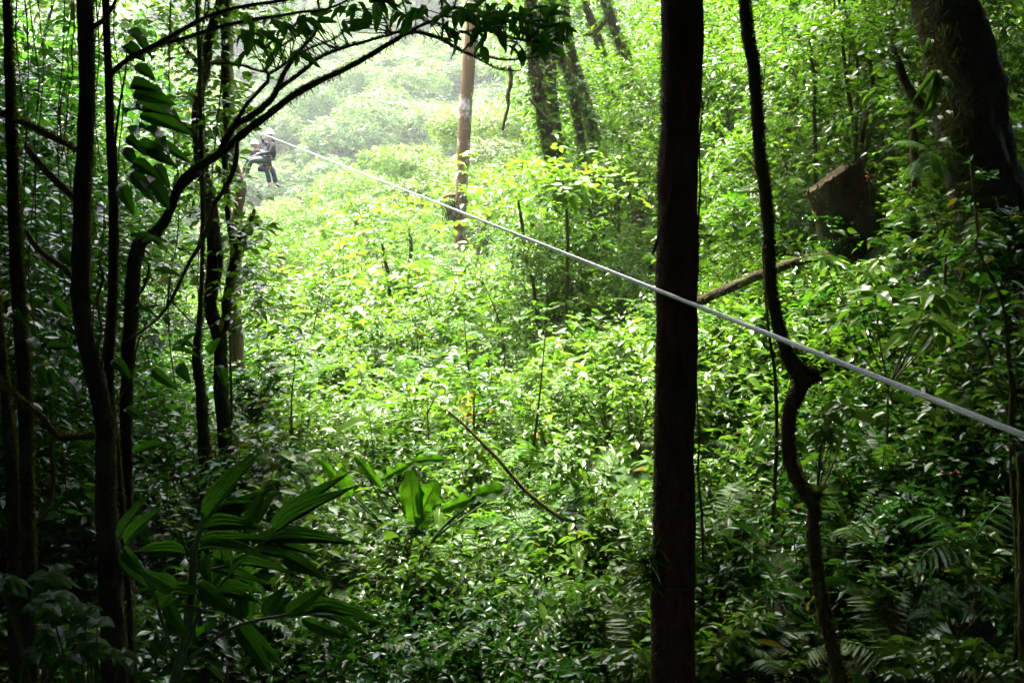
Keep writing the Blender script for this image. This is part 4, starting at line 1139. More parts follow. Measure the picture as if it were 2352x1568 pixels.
    skinned('jeans', {
        'p': (Q(680, 955), (.14, .15)), 'h1': (Q(670, 975, -.2), .1), 'k1': (Q(592, 1000, -.52), .088), 'k1b': (Q(735, 1010, -.5), .085), 's1': (Q(765, 1130, -.46), .072), 'a1': (Q(785, 1255, -.42), .07),
        'h2': (Q(740, 960, .02), .105), 'k2': (Q(825, 970, -.2), .088), 's2': (Q(872, 1110, -.2), .075), 'a2': (Q(905, 1262, -.2), .075)},
        [('p', 'h1'), ('h1', 'k1'), ('k1', 'k1b'), ('k1b', 's1'), ('s1', 'a1'), ('p', 'h2'), ('h2', 'k2'), ('k2', 's2'), ('s2', 'a2')], M['jeans'], b2)
    for (a, b, dd) in (((785, 1290), (800, 1350), -.5), ((905, 1290), (975, 1318), -.26)):
        skinned('shoe', {'h': (Q(*a, dd), .052), 'm': (Q((a[0] + b[0]) / 2, (a[1] + b[1]) / 2, dd), .052), 't': (Q(*b, dd), .04)}, [('h', 'm'), ('m', 't')], M['shoe'], b2)
    helmet(b2, Q(515, 528), .122, (.2, -.95, .05))
    fm = MB()
    for ex in (512, 548):
        c = Q(ex, 566, -.1); fm.tube(np.array([c, c + np.array((.018, -.006, 0))]), [.009, .009], 6)
    part(b2, 'eyes', fm, M['hair'])
    nm_ = MB(); nm_.tube(np.array([Q(531, 572, -.1), Q(532, 592, -.125)]), [.008, .015], 6); part(b2, 'nose', nm_, M['skin'])
    mo = MB(); mo.tube(np.array([Q(518, 612, -.098), Q(531, 614, -.11), Q(545, 612, -.098)]), [.004, .007, .004], 5); part(b2, 'mouth', mo, M['strap_red'])
    hr = MB(); hr.tube(np.array([Q(465, 545, -.02), Q(468, 590, .0)]), [.035, .03], 8); part(b2, 'hair', hr, M['hair'])
    hs = MB()
    hs.tube(np.array([Q(720, 880, -.2), Q(745, 960, -.5), Q(790, 965, -.5), Q(800, 1000, -.4)]), [.03] * 4, 6, n=10)
    part(b2, 'harness', hs, M['strap_red'])
    # trolley with two wheels and its straps
    tc = Zp(600, 352, 30.0)
    s = (tc - CA).dot(CU); pc = CA + CU * s
    tr = thing('zip_line_trolley', 'small steel trolley with straps that hangs the riders on the cable', 'trolley', pc)
    pl = MB()
    for sy in (-.022, .022):
        q = np.array([pc + CU * a + UP * b + np.cross(CU, UP) * sy for a, b in ((-.1, .05), (.1, .05), (.07, -.09), (-.07, -.09))])
        q2 = q + np.cross(CU, UP) * .006
        pl.add(np.vstack([q, q2]), [np.array([(0, 1, 2, 3), (7, 6, 5, 4), (0, 4, 5, 1), (1, 5, 6, 2), (2, 6, 7, 3), (3, 7, 4, 0)])])
    part(tr, 'side_plates', pl, M['steel'])
    for a in (-.055, .055):
        wm = MB(); c = pc + CU * a + UP * .035; ax = nrmz(np.cross(CU, UP))
        wm.tube(np.array([c - ax * .018, c - ax * .006, c + ax * .006, c + ax * .018]), [.034, .026, .026, .034], 14)
        part(tr, 'wheel', wm, M['strap'])
    for e_, nm in ((J(680, 580, -.05), 'strap'), (J(560, 720, .35), 'strap')):
        sm_ = MB(); sm_.tube(np.array([pc - UP * .08, (pc + e_) / 2 + np.array((.0, 0, -.02)), e_]), [.012, .012, .012], 6, n=8)
        part(tr, nm, sm_, M['strap'])
riders()

# ------------------------------------------------------------------ foreground palm, lower left
def palm_front():
    base = P(400, 1700, 3.6); base[2] = float(H(base[0], base[1])) - .02
    t = thing('understory_palm', 'broad-bladed dark palm in the lower left foreground', 'palm', base)
    V = lambda zx, zy, d: P(zx / 3.0, 1045 + zy / 3.0, d)
    st = MB()
    st.tube(np.array([base, V(1205, 1568, 3.6), V(1270, 1300, 3.6), V(1315, 1000, 3.6), V(1330, 800, 3.6), V(1335, 650, 3.6), V(1400, 480, 3.6), V(1480, 330, 3.6)]), np.array([.022, .02, .017, .016, .015, .012, .008, .004]), 9, step=.04, rough=.03)
    part(t, 'stem', st, M['stem_green'])
    for pts in ([(1215, 1480, 3.6), (1400, 1330, 3.5), (1600, 1190, 3.4), (1820, 1125, 3.35), (2080, 1095, 3.3), (2300, 1100, 3.3)], [(1330, 800, 3.6), (1560, 760, 3.5), (1800, 610, 3.45), (1950, 520, 3.4)], [(1290, 1320, 3.6), (1360, 1120, 3.55), (1480, 950, 3.5), (1600, 800, 3.45), (1700, 700, 3.4)], [(1180, 1330, 3.6), (1110, 1120, 3.6), (1060, 950, 3.55), (950, 780, 3.5), (860, 620, 3.5)], [(1480, 1090, 3.5), (1300, 1040, 3.5), (1120, 1030, 3.5)]):
        m = MB(); m.tube(np.array([V(*p) for p in pts]), np.linspace(.008, .003, len(pts)), 6, step=.03)
        part(t, 'leaf_stalk', m, M['stem_green'])
    BL = [(1420, 430, 1720, -10, 110), (1480, 390, 1860, 240, 60), (1700, 520, 1855, 245, 110), (1905, 525, 2345, 185, 150), (1395, 500, 1745, 390, 175), (1800, 600, 2370, 545, 95), (1380, 670, 1790, 615, 80), (1800, 605, 2190, 665, 65), (1750, 670, 2070, 705, 55),
          (1960, 690, 2205, 825, 85), (1370, 800, 1800, 850, 85), (1580, 770, 1960, 745, 60), (870, 610, 1085, 370, 75), (820, 580, 1060, 230, 45), (1295, 690, 940, 650, 90), (850, 640, 1010, 880, 110), (1190, 930, 985, 860, 160), (1190, 925, 1060, 1035, 120), (1105, 985, 1480, 930, 70),
          (1380, 900, 1610, 1095, 90), (1480, 930, 1770, 940, 110), (1700, 1125, 1690, 925, 120), (1830, 1115, 1985, 935, 130), (1980, 1100, 2235, 915, 80), (2100, 1095, 2600, 1075, 95), (2110, 1110, 2570, 1175, 65), (1650, 1165, 1895, 1460, 140), (1560, 590, 1545, 780, 110), (1410, 700, 1435, 890, 70),
          (1290, 660, 1235, 520, 18), (1160, 1030, 1275, 1230, 80), (1380, 1090, 1290, 1320, 30), (1400, 620, 1740, 560, 90), (2000, 1095, 2340, 1030, 60), (1760, 600, 2050, 640, 60), (1520, 390, 1740, 300, 40), (2080, 1120, 2400, 1260, 60), (1450, 900, 1560, 760, 60)]
    B2 = []
    for (x0, y0, x1, y1, wd) in BL:
        if wd > 95:
            q = wd * .34; L_ = math.hypot(x1 - x0, y1 - y0); ox, oy = -(y1 - y0) / L_ * q, (x1 - x0) / L_ * q
            B2 += [(x0 + ox * .3, y0 + oy * .3, x1 + ox, y1 + oy, wd * .58), (x0 - ox * .3, y0 - oy * .3, x1 - ox * .9, y1 - oy * .9, wd * .58)]
        else:
            B2.append((x0, y0, x1, y1, wd))
    for (x0, y0, x1, y1, wd) in B2:
        d0 = rng.uniform(3.35, 3.7)
        b, tp = V(x0, y0, d0), V(x1, y1, d0 + rng.uniform(-.1, .08))
        hz = abs(y1 - y0) < abs(x1 - x0) * .35
        face = CAMDIR * (.65 if hz else 1.0) + UP * (.75 if hz else .35) + rng.normal(0, .15, 3)
        place_leaf(t, random.choice(BLADE), b, b + (tp - b) * 1.12, wd / 3.0 / FV * d0 * 1.4, face)
palm_front()

# ------------------------------------------------------------------ large torn leaves in the middle
def broad_plant():
    V = lambda zx, zy, d: P(784 + zx / 3.0, 1045 + zy / 3.0, d)
    b = V(540, 640, 7.3); b[2] = float(H(b[0], b[1])) - .02
    t = thing('broad_leaf_plant', 'plant with large torn bright green leaves in the middle undergrowth', 'plant', b)
    for (sx, sy, bx, by, tx, ty, wd, k) in ((540, 600, 515, 490, 468, 95, 150, 0), (560, 600, 560, 380, 648, 185, 175, 0), (560, 520, 585, 395, 525, 560, 100, 2), (520, 560, 300, 160, 470, 55, 75, 1), (480, 560, 455, 60, 690, 5, 75, 2), (440, 560, 95, 15, 262, 195, 75, 2),
            (420, 600, 60, 280, -10, 105, 110, 0), (420, 600, -20, 170, -130, 50, 70, 1), (640, 560, 900, 290, 1145, 225, 125, 0), (640, 560, 935, 290, 700, 365, 85, 2), (660, 560, 1120, 235, 1165, 235, 90, 1)):
        m = MB(); m.tube(np.array([b, V(sx, sy, 7.3), V((sx + bx) / 2, (sy + by) / 2, 7.3), V(bx, by, 7.25)]), [.009, .008, .007, .006], 6, n=12)
        part(t, 'leaf_stalk', m, M['stem_green'])
        place_leaf(t, PADDLE[k], V(bx, by, 7.25), V(tx, ty, 7.15), wd / 3 / FV * 7.2 * 1.3, CAMDIR + UP * .35 + rng.normal(0, .12, 3))
broad_plant()
t = thing('broad_leaf_plant', 'drooping pale torn leaf on a thin sapling beside the creeper-draped trunk', 'plant', P(1300, 480, 12.8))
for (bx, by, tx, ty, wd) in ((1300, 425, 1345, 410, 30), (1300, 425, 1230, 455, 34), (1300, 428, 1268, 470, 34), (1302, 428, 1290, 478, 26), (1303, 425, 1365, 462, 36), (1302, 430, 1330, 480, 30), (1300, 424, 1255, 428, 26), (1300, 700, 1265, 700, 18), (1305, 690, 1312, 705, 20)):
    place_leaf(t, random.choice(OVATE_G), P(bx, by, 12.8), P(tx, ty, 12.7), wd / FV * 12.8, CAMDIR * .6 + UP * .7 + rng.normal(0, .2, 3))

# big-leaved bright shrub on the right bank
def bright_shrub(label, cx, cy, rx, ry, n, d, lv, meshes, stem_from, wr=.42):
    b = P(stem_from[0], stem_from[1], d + .1); b[2] = float(H(b[0], b[1])) - .02
    t = thing('large_leaved_shrub', label, 'shrub', b)
    hubs = [(rng.uniform(cx - rx, cx + rx), rng.uniform(cy - ry, cy + ry)) for _ in range(max(3, n // 7))]
    fork = b * .3 + P(cx, cy + ry * .6, d) * .7
    m = MB(); m.tube(np.array([b, (b + fork) / 2 + np.array((.03, .03, 0)), fork]), [.012, .01, .007], 6, n=8, rough=.04); part(t, 'stem', m, M['stem'])
    for hx, hy in hubs:
        dd = d + rng.uniform(-.25, .2)
        m = MB(); h = P(hx, hy, dd)
        m.tube(np.array([fork, (fork + h) / 2 + np.array((0, .03, -.03)), h]), [.006, .005, .003], 5, n=9)
        part(t, 'stem', m, M['stem'])
        nl = 7
        a0 = rng.uniform(0, 6.28)
        for k in range(nl):
            a = a0 + k * 2.4
            ln = lv / FV * d * rng.uniform(.7, 1.2)
            u_ = rng.uniform(.3, 1)
            bs = h + UP * (-.03 * k / nl * ln * 10)
            tip = bs + np.array((math.cos(a) * ln, math.sin(a) * ln * .8, ln * rng.uniform(-.45, .2)))
            place_leaf(t, random.choice(meshes), bs, tip, ln * wr, UP + CAMDIR * .5 + rng.normal(0, .2, 3))
    return t
bright_shrub('shrub with long pale glossy leaves below the massive trunk', 2050, 715, 125, 55, 76, 6.9, 66, OVATE_B, (2030, 900))
bright_shrub('small light green shrub at the foot of the sawn stump', 1960, 615, 85, 35, 48, 8.6, 42, OVATE_B, (1970, 760))
bright_shrub('light green shrub low behind the crooked trunk', 1880, 965, 85, 45, 50, 6.2, 52, OVATE_G, (1880, 1120))
bright_shrub('leafy shrub with twisting stem in front of the massive trunk', 2215, 520, 55, 40, 34, 8.2, 45, OVATE_B, (2190, 640))
bright_shrub('shrub with dark shiny leaves in the lower right corner', 2190, 1500, 160, 45, 110, 4.9, 50, OVATE_G, (2180, 1640), .5)
bright_shrub('dark leafy shrub above the lower right corner', 2200, 1370, 110, 45, 56, 5.4, 52, OVATE, (2200, 1480), .45)
bright_shrub('shrub with oval leaves at the foot of the straight trunk', 1440, 1510, 55, 45, 36, 5.7, 52, OVATE_G, (1440, 1640), .5)
bright_shrub('shrub with large shiny dark leaves at the lower left edge', 70, 1360, 80, 45, 44, 4.4, 62, OVATE, (80, 1520), .5)
bright_shrub('dark leafy shrub under the thickest left trunk', 190, 1450, 110, 60, 70, 4.2, 52, OVATE, (190, 1640), .5)

# ------------------------------------------------------------------ small palms and ferns
def pinnate_mesh(name, n, ln, lw, material, curve=.35, sag=-.25):
    mb = MB()
    t = np.linspace(0, 1, 14)
    f = lambda q: np.stack([q * 0, q * .9, curve * np.sin(q * 2.4) - .1 * q], 1)
    mb.tube(f(t), np.linspace(.012, .003, 14), 5)
    tt = np.linspace(.22, .99, n)
    c = f(tt)
    w_ = ln * (.55 + .45 * np.sin(tt * np.pi))
    for s in (-1, 1):
        ax = np.stack([np.full(n, s * .9), .35 + .6 * tt**2, np.full(n, sag)], 1) + rng.normal(0, .08, (n, 3))
        mb.leaves(c, ax, UP + np.stack([np.full(n, s * .3), np.full(n, .0), np.zeros(n)], 1) + rng.normal(0, .15, (n, 3)), w_ * rng.uniform(.85, 1.1, n), lw, .22, 2, fold=.25)
    return mb.mesh(name, material)
PIN = [pinnate_mesh('palm_frond', 9, .42, .075, M['leaf_big'], c, s) for c, s in ((.25, -.1), (.4, -.2), (.5, -.3))]
PIN_D = [pinnate_mesh('palm_frond', 11, .40, .06, M['leaf_palm'], c, s) for c, s in ((.25, -.1), (.4, -.25))]
FROND = [fern_frond_mesh('fern_frond', 18, M['fern'], lw=.24), fern_frond_mesh('fern_frond', 22, M['fern'], lw=.2)]

def rosette(name, label, cat, loc, meshes, n, ln, elev=(.2, .9), group=None, az=None, part_name='frond', stem=0.):
    t = thing(name, label, cat, loc, group)
    a0 = rng.uniform(0, 6.28)
    top = np.array(loc, float) + UP * stem
    if stem:
        m = MB(); m.tube(np.array([loc, top]), [.015, .01], 7, n=4); part(t, 'stem', m, M['stem_green'])
    for k in range(n):
        a = (az[k] if az is not None else a0 + k * 2.39996)
        e = rng.uniform(*elev)
        o = bpy.data.objects.new(part_name, random.choice(meshes))
        COL.objects.link(o); o.parent = t
        s = ln * rng.uniform(.75, 1.15)
        o.scale = (s, s, s)
        o.location = (0, 0, stem)
        o.rotation_euler = (e, 0, a - math.pi / 2)
    return t

def gpos(vx, vy, d, dz=0.):
    p = P(vx, vy, d); p[2] = float(H(p[0], p[1])) + dz
    return p

rosette('small_palm', 'bright feathery palm with an upright spear leaf in the middle undergrowth', 'palm', gpos(1250, 1130, 7.9), PIN, 7, .62, (.1, .75), az=[2.1, 1.3, .3, -.2, 3.2, .8, 1.75], stem=.38)
rosette('small_palm', 'palm with wide shiny fan leaves at the foot of the straight trunk', 'palm', gpos(1728, 1545, 5.5), PIN_D, 7, .5, (.25, .9), az=[1.2, .6, .1, 2.0, 1.6, -.3, 2.9], stem=.12)
rosette('small_palm', 'thin-leaved small palm touching the base of the straight trunk', 'palm', gpos(1618, 1545, 5.3), PIN_D, 6, .36, (.0, .5), stem=.2)
rosette('small_palm', 'palm with one frond drooping over the dark right bank', 'palm', gpos(2230, 1260, 6.0), PIN_D, 4, .55, (-.2, .5), az=[3.6, 3.9, .4, 2.2], stem=.55)
rosette('small_palm', 'young palm glowing yellow green left of the pale trunk', 'palm', gpos(960, 740, 19), PIN, 7, .95, (.3, 1.0), stem=.2)
rosette('small_palm', 'young palm above the other one, beside the saplings', 'palm', gpos(965, 690, 22), PIN, 6, 1.1, (.3, 1.0), stem=.4)
rosette('small_palm', 'feathery palm at the foot of the pale trunk', 'palm', gpos(1080, 640, 18), PIN, 6, .9, (.4, 1.0), stem=.5)
rosette('small_palm', 'palm with a pale ladder-like frond on the upper right slope', 'palm', gpos(1690, 330, 13), PIN, 5, .9, (.5, 1.2), stem=.5)
rosette('spiky_rosette', 'spiky rosette plant on the bright slope right of the riders', 'plant', gpos(705, 745, 16), [BLADE[1]], 0, .8)
sp_ = bpy.data.objects['spiky_rosette']
for k in range(11):
    a = k * .57 + .1
    place_leaf(sp_, random.choice(PADDLE), np.array(sp_.location) + UP * .05, np.array(sp_.location) + np.array((math.cos(a) * .5, -.1, .1 + abs(math.sin(a)) * .45)), .08, CAMDIR + UP)

FERNS = [(1640, 1010, 7.6), (1745, 1135, 6.2), (860, 1030, 8.2), (1090, 1130, 7.5), (1050, 1060, 8), (1200, 1260, 6.8), (1110, 1210, 7.0), (1010, 1390, 6.2), (1900, 430, 13), (1800, 420, 13.5), (2110, 400, 10.2), (1700, 360, 14), (660, 770, 14),
         (1420, 720, 11.5), (1350, 760, 11), (1530, 640, 12), (860, 700, 17), (1150, 910, 9.6), (1480, 1330, 6.3), (1650, 1380, 6.0), (1800, 1330, 6.2), (2000, 1180, 6.4), (1730, 860, 8.4), (740, 800, 13), (640, 1180, 6.8), (700, 1240, 6.4), (430, 870, 9), (2080, 1330, 5.8), (1960, 1120, 6.8), (930, 960, 9)]
for k, (vx, vy, d) in enumerate(FERNS):
    p = gpos(vx, vy, d)
    place = 'on the right slope' if vx > 1600 else ('under the left stand' if vx < 600 else 'in the middle undergrowth')
    rosette('fern', 'arching green fern ' + place, 'fern', p + UP * .18, FROND, int(rng.integers(5, 9)), rng.uniform(.45, .7) * (1.3 if d > 11 else 1), (.1, .8), 'ferns ' + place)
rosette('fern', 'yellow green fern drooping from the massive leaning trunk', 'fern', P(2135, 350, 8.9), FROND, 9, .5, (-1.2, .1))

# ------------------------------------------------------------------ yellow leaves, berries, blossoms
yl = thing('flowering_stem', 'stem with yellow leaves among the green middle undergrowth', 'plant', gpos(1072, 930, 9.3))
m = MB(); b = np.array(yl.location); tp = P(1072, 905, 9.2)
m.tube(np.array([b, (b + tp) / 2, tp]), [.006, .005, .003], 5, n=6); part(yl, 'stem', m, M['stem_green'])
for k in range(9):
    a = k * 2.4; h = tp + UP * (-.03 * k)
    o_ = place_leaf(yl, big_leaf_mesh('yellow_leaf', M['yellow_leaf'], .2, 0) if k == 0 else o_.data, h, h + np.array((math.cos(a) * .09, math.sin(a) * .09, -.02)), .045, UP + CAMDIR * .5)
for lab, vx, vy, d, n in (('sprig with red berries on the dark right bank', 2180, 1085, 6.3, 3), ('sprig of orange red blossoms on the slope right of the sawn stump', 1993, 408, 10.6, 4), ('red blossoms at the upper right corner', 2300, 10, 9.0, 9), ('sprig of orange blossoms low beside the crooked trunk', 1815, 1182, 6.2, 2)):
    tp = P(vx, vy, d); b = tp + np.array((.05, .05, -.25))
    t = thing('berry_sprig', lab, 'berries', b)
    m = MB(); m.tube(np.array([b, (b + tp) / 2 + .01, tp]), [.004, .003, .002], 5, n=6); part(t, 'stem', m, M['stem_green'])
    for k in range(n):
        c = tp + rng.normal(0, .03 if n < 9 else .07, 3)
        q = MB(); a = np.linspace(0, np.pi, 7)
        q.tube(np.stack([c[0] + 0 * a, c[1] + 0 * a, c[2] - .008 * np.cos(a)], 1), .008 * np.sin(a) + .0008, 8); part(t, 'berry', q, M['red'])

def free(x, y, z):
    c, r, d = proj(x, y, z)
    ok = np.ones(len(x), bool)
    for c0, c1, rr, dd in KEEP:
        ok &= ~((d < dd) & (c > c0) & (c < c1) & (r < rr))
    return ok
def clump(x, y, seed, k=1.0):
    r = np.random.default_rng(seed)
    v = 0
    for _ in range(5):
        a, b, p = r.uniform(-2.6, 2.6), r.uniform(-2.2, 2.2), r.uniform(0, 6.28)
        v = v + np.sin(a * k * x + b * k * y + p)
    return 1 / (1 + np.exp(-1.6 * v))

# ------------------------------------------------------------------ scattered plants
CLEAR_L = 'leafy shrub of the sunlit thicket filling the middle clearing'
BANK_L = 'leafy shrub on the shaded bank right of the straight trunk'
LEFT_L = 'dark leafy shrub on the shaded ground of the left stand'
PROTO = {}
def protos(key, n, fn):
    PROTO[key] = [fn() for _ in range(n)]
    for q in PROTO[key]:
        q['_p'] = 1
protos('clear', 5, lambda: shrub(CLEAR_L, 'thicket shrubs of the clearing', .85, .42, int(rng.integers(5, 8)), 22, .08, .036, M['leaf_bright']))
protos('clear2', 4, lambda: shrub(CLEAR_L, 'thicket shrubs of the clearing', .75, .4, int(rng.integers(6, 9)), 22, .066, .031, M['leaf']))
protos('bank', 5, lambda: shrub(BANK_L, 'shrubs of the right bank', .75, .4, int(rng.integers(5, 8)), 22, .075, .034, M['leaf']))
protos('bank2', 3, lambda: shrub(BANK_L, 'shrubs of the right bank', .7, .4, int(rng.integers(5, 8)), 15, .095, .042, M['leaf_deep']))
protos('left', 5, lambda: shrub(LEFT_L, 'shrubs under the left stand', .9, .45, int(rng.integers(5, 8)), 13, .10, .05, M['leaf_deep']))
used = set()
MARKS = [(60, 'the edge trunk'), (215, 'the thickest left trunk'), (300, 'the arching tree'), (505, 'the forked mossy trunk'), (615, 'the riders'), (1068, 'the pale trunk'), (1262, 'the creeper-draped trunk'), (1555, 'the straight trunk'), (1800, 'the crooked trunk'), (1930, 'the stump'), (2240, 'the massive trunk')]
KIND = {'clear': 'light thicket shrub', 'clear2': 'small-leaved thicket shrub', 'bank': 'leafy bank shrub', 'bank2': 'large-leaved bank shrub', 'left': 'dark shaded shrub', 'ltree': 'shaded leafy tree', 'etree': 'light green tree',
        'rtree': 'leafy slope tree', 'ctree': 'pale small tree', 'htree': 'near hill tree', 'ftree': 'far hillside tree', 'fern': 'arching fern', 'seed': 'broad-leaved seedling', 'slim': 'slim stem'}
def where(key, x, y):
    z = float(H(x, y))
    c, r, d = proj(x, y, z)
    hs = z if key in ('ftree', 'htree') else None
    L_ = [n for q, n in MARKS if q <= c]; R_ = [n for q, n in MARKS if q > c]
    pl = 'between %s and %s' % (L_[-1], R_[0]) if L_ and R_ else ('right of ' + L_[-1] if L_ else 'left of ' + R_[0])
    far = {'clear': (9, 14), 'clear2': (9, 14), 'bank': (7, 10), 'bank2': (7, 10), 'left': (6.5, 9), 'ltree': (10, 15), 'etree': (14, 22), 'rtree': (16, 25), 'ctree': (26, 36), 'htree': (60, 80), 'ftree': (145, 195), 'fern': (7, 9.5), 'seed': (8, 11), 'slim': (11, 14)}[key]
    dp = 'low down' if d < far[0] else ('halfway up' if d < far[1] else 'farther up')
    lab = '%s %s, %s' % (KIND[key], dp, pl)
    if len(lab.split()) > 13: lab = '%s %s, just right of %s' % (KIND[key], dp, L_[-1])
    return lab
def put(key, x, y, s, **kw):
    kw['label'] = where(key, x, y)
    i = int(rng.integers(len(PROTO[key])))
    src = PROTO[key][i]
    loc = (x, y, float(H(x, y)))
    rz = rng.uniform(0, 6.28)
    sv = (s, s, s)
    if key in ('htree', 'ftree'): sv = (s * rng.uniform(.75, 1.35), s * rng.uniform(.75, 1.35), s * rng.uniform(.7, 1.15))
    tl = (rng.normal(0, .12), rng.normal(0, .12))
    if (key, i) not in used:
        used.add((key, i))
        src.location = loc; src.rotation_euler = (tl[0], tl[1], rz); src.scale = sv
        for k_, v_ in kw.items(): src[k_] = v_
        return src
    return dup(src, loc, rz, sv, tilt=tl, **kw)

def scatter(n, u0, u1, y0, y1, mind, tries=20, pw=1.0):
    out = []
    for _ in range(n * tries):
        y = y0 + (y1 - y0) * rng.random() ** pw
        x = rng.uniform(u0, u1) * y
        md = mind * (.5 + .02 * min(y, 25))
        if all((x - a)**2 + (y - b)**2 > md * md for a, b in out):
            out.append((x, y))
            if len(out) >= n: break
    return out

for x, y in scatter(165, -.30, .20, 6.2, 21, .8, pw=1.0):
    s = rng.uniform(.55, 1.0) * (1 + max(0, y - 12) * .03) * (.55 + 1.0 * float(clump(x, y, 21, .7)))
    key = 'clear' if rng.random() < .5 else 'clear2'
    if y < 7.6: key, s = 'clear2', s * .75
    while blocked(x, y, .85 * s, .3) and s > .35: s *= .8
    put(key, x, y, s)
for cx_, d, s in ((850, 6.9, 1.1), (905, 6.7, 1.05), (960, 6.8, 1.0), (1010, 6.9, 1.1), (1080, 7.0, 1.1), (800, 7.0, 1.1), (930, 7.0, 1.1), (2000, 6.4, .7), (2060, 6.5, .75), (2110, 6.4, .75), (1950, 6.5, .65), (2230, 8.4, 1.0), (2290, 8.2, 1.15), (2180, 8.7, .9), (2330, 8.5, 1.2), (1660, 9.0, .9), (1740, 9.3, .9), (1850, 9.6, .8)):
    x = (cx_ - CXV) / FV * d
    put('left' if cx_ > 2000 else ('clear2' if cx_ < 1200 else 'bank'), x, d, s)
for x, y in scatter(75, .17, .52, 5.6, 12.5, .75):
    s = rng.uniform(.5, 1.1) * (.6 + 1.0 * float(clump(x, y, 22, .7)))
    while blocked(x, y, .8 * s, .3) and s > .35: s *= .8
    put('bank' if rng.random() < .7 or y < 7.5 else 'bank2', x, y, s)
for x, y in scatter(55, -.52, -.26, 5.0, 11, .8):
    s = rng.uniform(.6, 1.2)
    put('left', x, y, s)

def seedling(x, y, s, meshes, n=6):
    z = float(H(x, y))
    t = thing('broad_leaf_seedling', 'seedling', 'plant', (x, y, z), 'broad-leaved seedlings in the undergrowth')
    h = s * rng.uniform(.7, 1.5)
    m = MB(); top = np.array((x + rng.normal(0, .05), y + rng.normal(0, .05), z + h))
    m.tube(np.array([(x, y, z - .03), (x + rng.normal(0, .03), y, z + h * .5), top]), [.008, .006, .003], 5, n=7)
    part(t, 'stem', m, M['stem_green'])
    me = meshes[int(rng.integers(len(meshes)))]
    a0 = rng.uniform(0, 6.28)
    for k in range(n):
        a = a0 + k * 2.4; L_ = s * rng.uniform(.32, .5)
        b = top - UP * h * .5 * k / n
        place_leaf(t, me, b, b + np.array((math.cos(a), math.sin(a), rng.uniform(-.35, .5) - .1 * k / n)) * L_, L_ * rng.uniform(.36, .5), UP + rng.normal(0, .25, 3))
    return t
for x, y in scatter(46, -.26, .18, 7.2, 17, 1.1):
    s = rng.uniform(.4, .75) * (1 + max(0, y - 10) * .04)
    if not blocked(x, y, 1.2 * s, .2): seedling(x, y, s, OVATE_B if rng.random() < .6 else OVATE_G)
for x, y in scatter(24, .18, .5, 5.8, 12, 1.0):
    s = rng.uniform(.35, .6)
    if not blocked(x, y, 1.2 * s, .2): seedling(x, y, s, OVATE_G)
for x, y in scatter(16, -.5, -.27, 5.2, 9, .9):
    seedling(x, y, rng.uniform(.35, .6), OVATE)
for x, y in scatter(26, -.27, .48, 6.6, 16, 1.3):
    s = rng.uniform(.45, .7) * (1.25 if y > 10 else 1)
    if not blocked(x, y, .5, .3): rosette('fern', 'arching fern', 'fern', np.array((x, y, float(H(x, y)) + .3)), FROND, int(rng.integers(5, 9)), s, (.1, .9), 'ferns in the undergrowth')
for x, y in scatter(14, -.24, .16, 9, 17, 1.6):
    h = rng.uniform(1.0, 2.0)
    if blocked(x, y, h, .2): continue
    z = float(H(x, y)); b = np.array((x, y, z))
    t = thing('slim_stem', 'stem', 'sapling', b, 'slim stems standing out of the thicket')
    m = MB(); tp = b + np.array((rng.normal(0, .25), rng.normal(0, .2), h))
    m.tube(np.array([b - UP * .05, (b + tp) / 2 + rng.normal(0, .06, 3), tp]), [.016, .011, .004], 6, n=12, rough=.05)
    part(t, 'trunk', m, M['vine'])
    fm = MB(); ps = tp + rng.normal(0, .16, (20, 3))
    twigs(fm, ps, rdir(20, -.2, .5), 5, .2, .1, .042, 1); part(t, 'foliage', fm, M['leaf'], 'stuff')
for k in range(14):
    c0 = rng.uniform(20, 520); d = rng.uniform(4.6, 7.5)
    rows = np.linspace(-30, rng.uniform(250, 1250), 9)
    pts = [(c0 + 10 * math.sin(q * .011 + k) + rng.normal(0, 3.5), q, rng.uniform(1.0, 1.8)) for q in rows]
    pa, ra = trace(pts, d); m = MB(); m.tube(pa, ra, 5, step=.04, rough=.06)
    v = thing('thin_vine', 'hair-thin vine hanging down among the shaded left trunks', 'vine', pa[-1], 'thin vines hanging in the left stand'); part(v, 'stem', m, M['vine'])

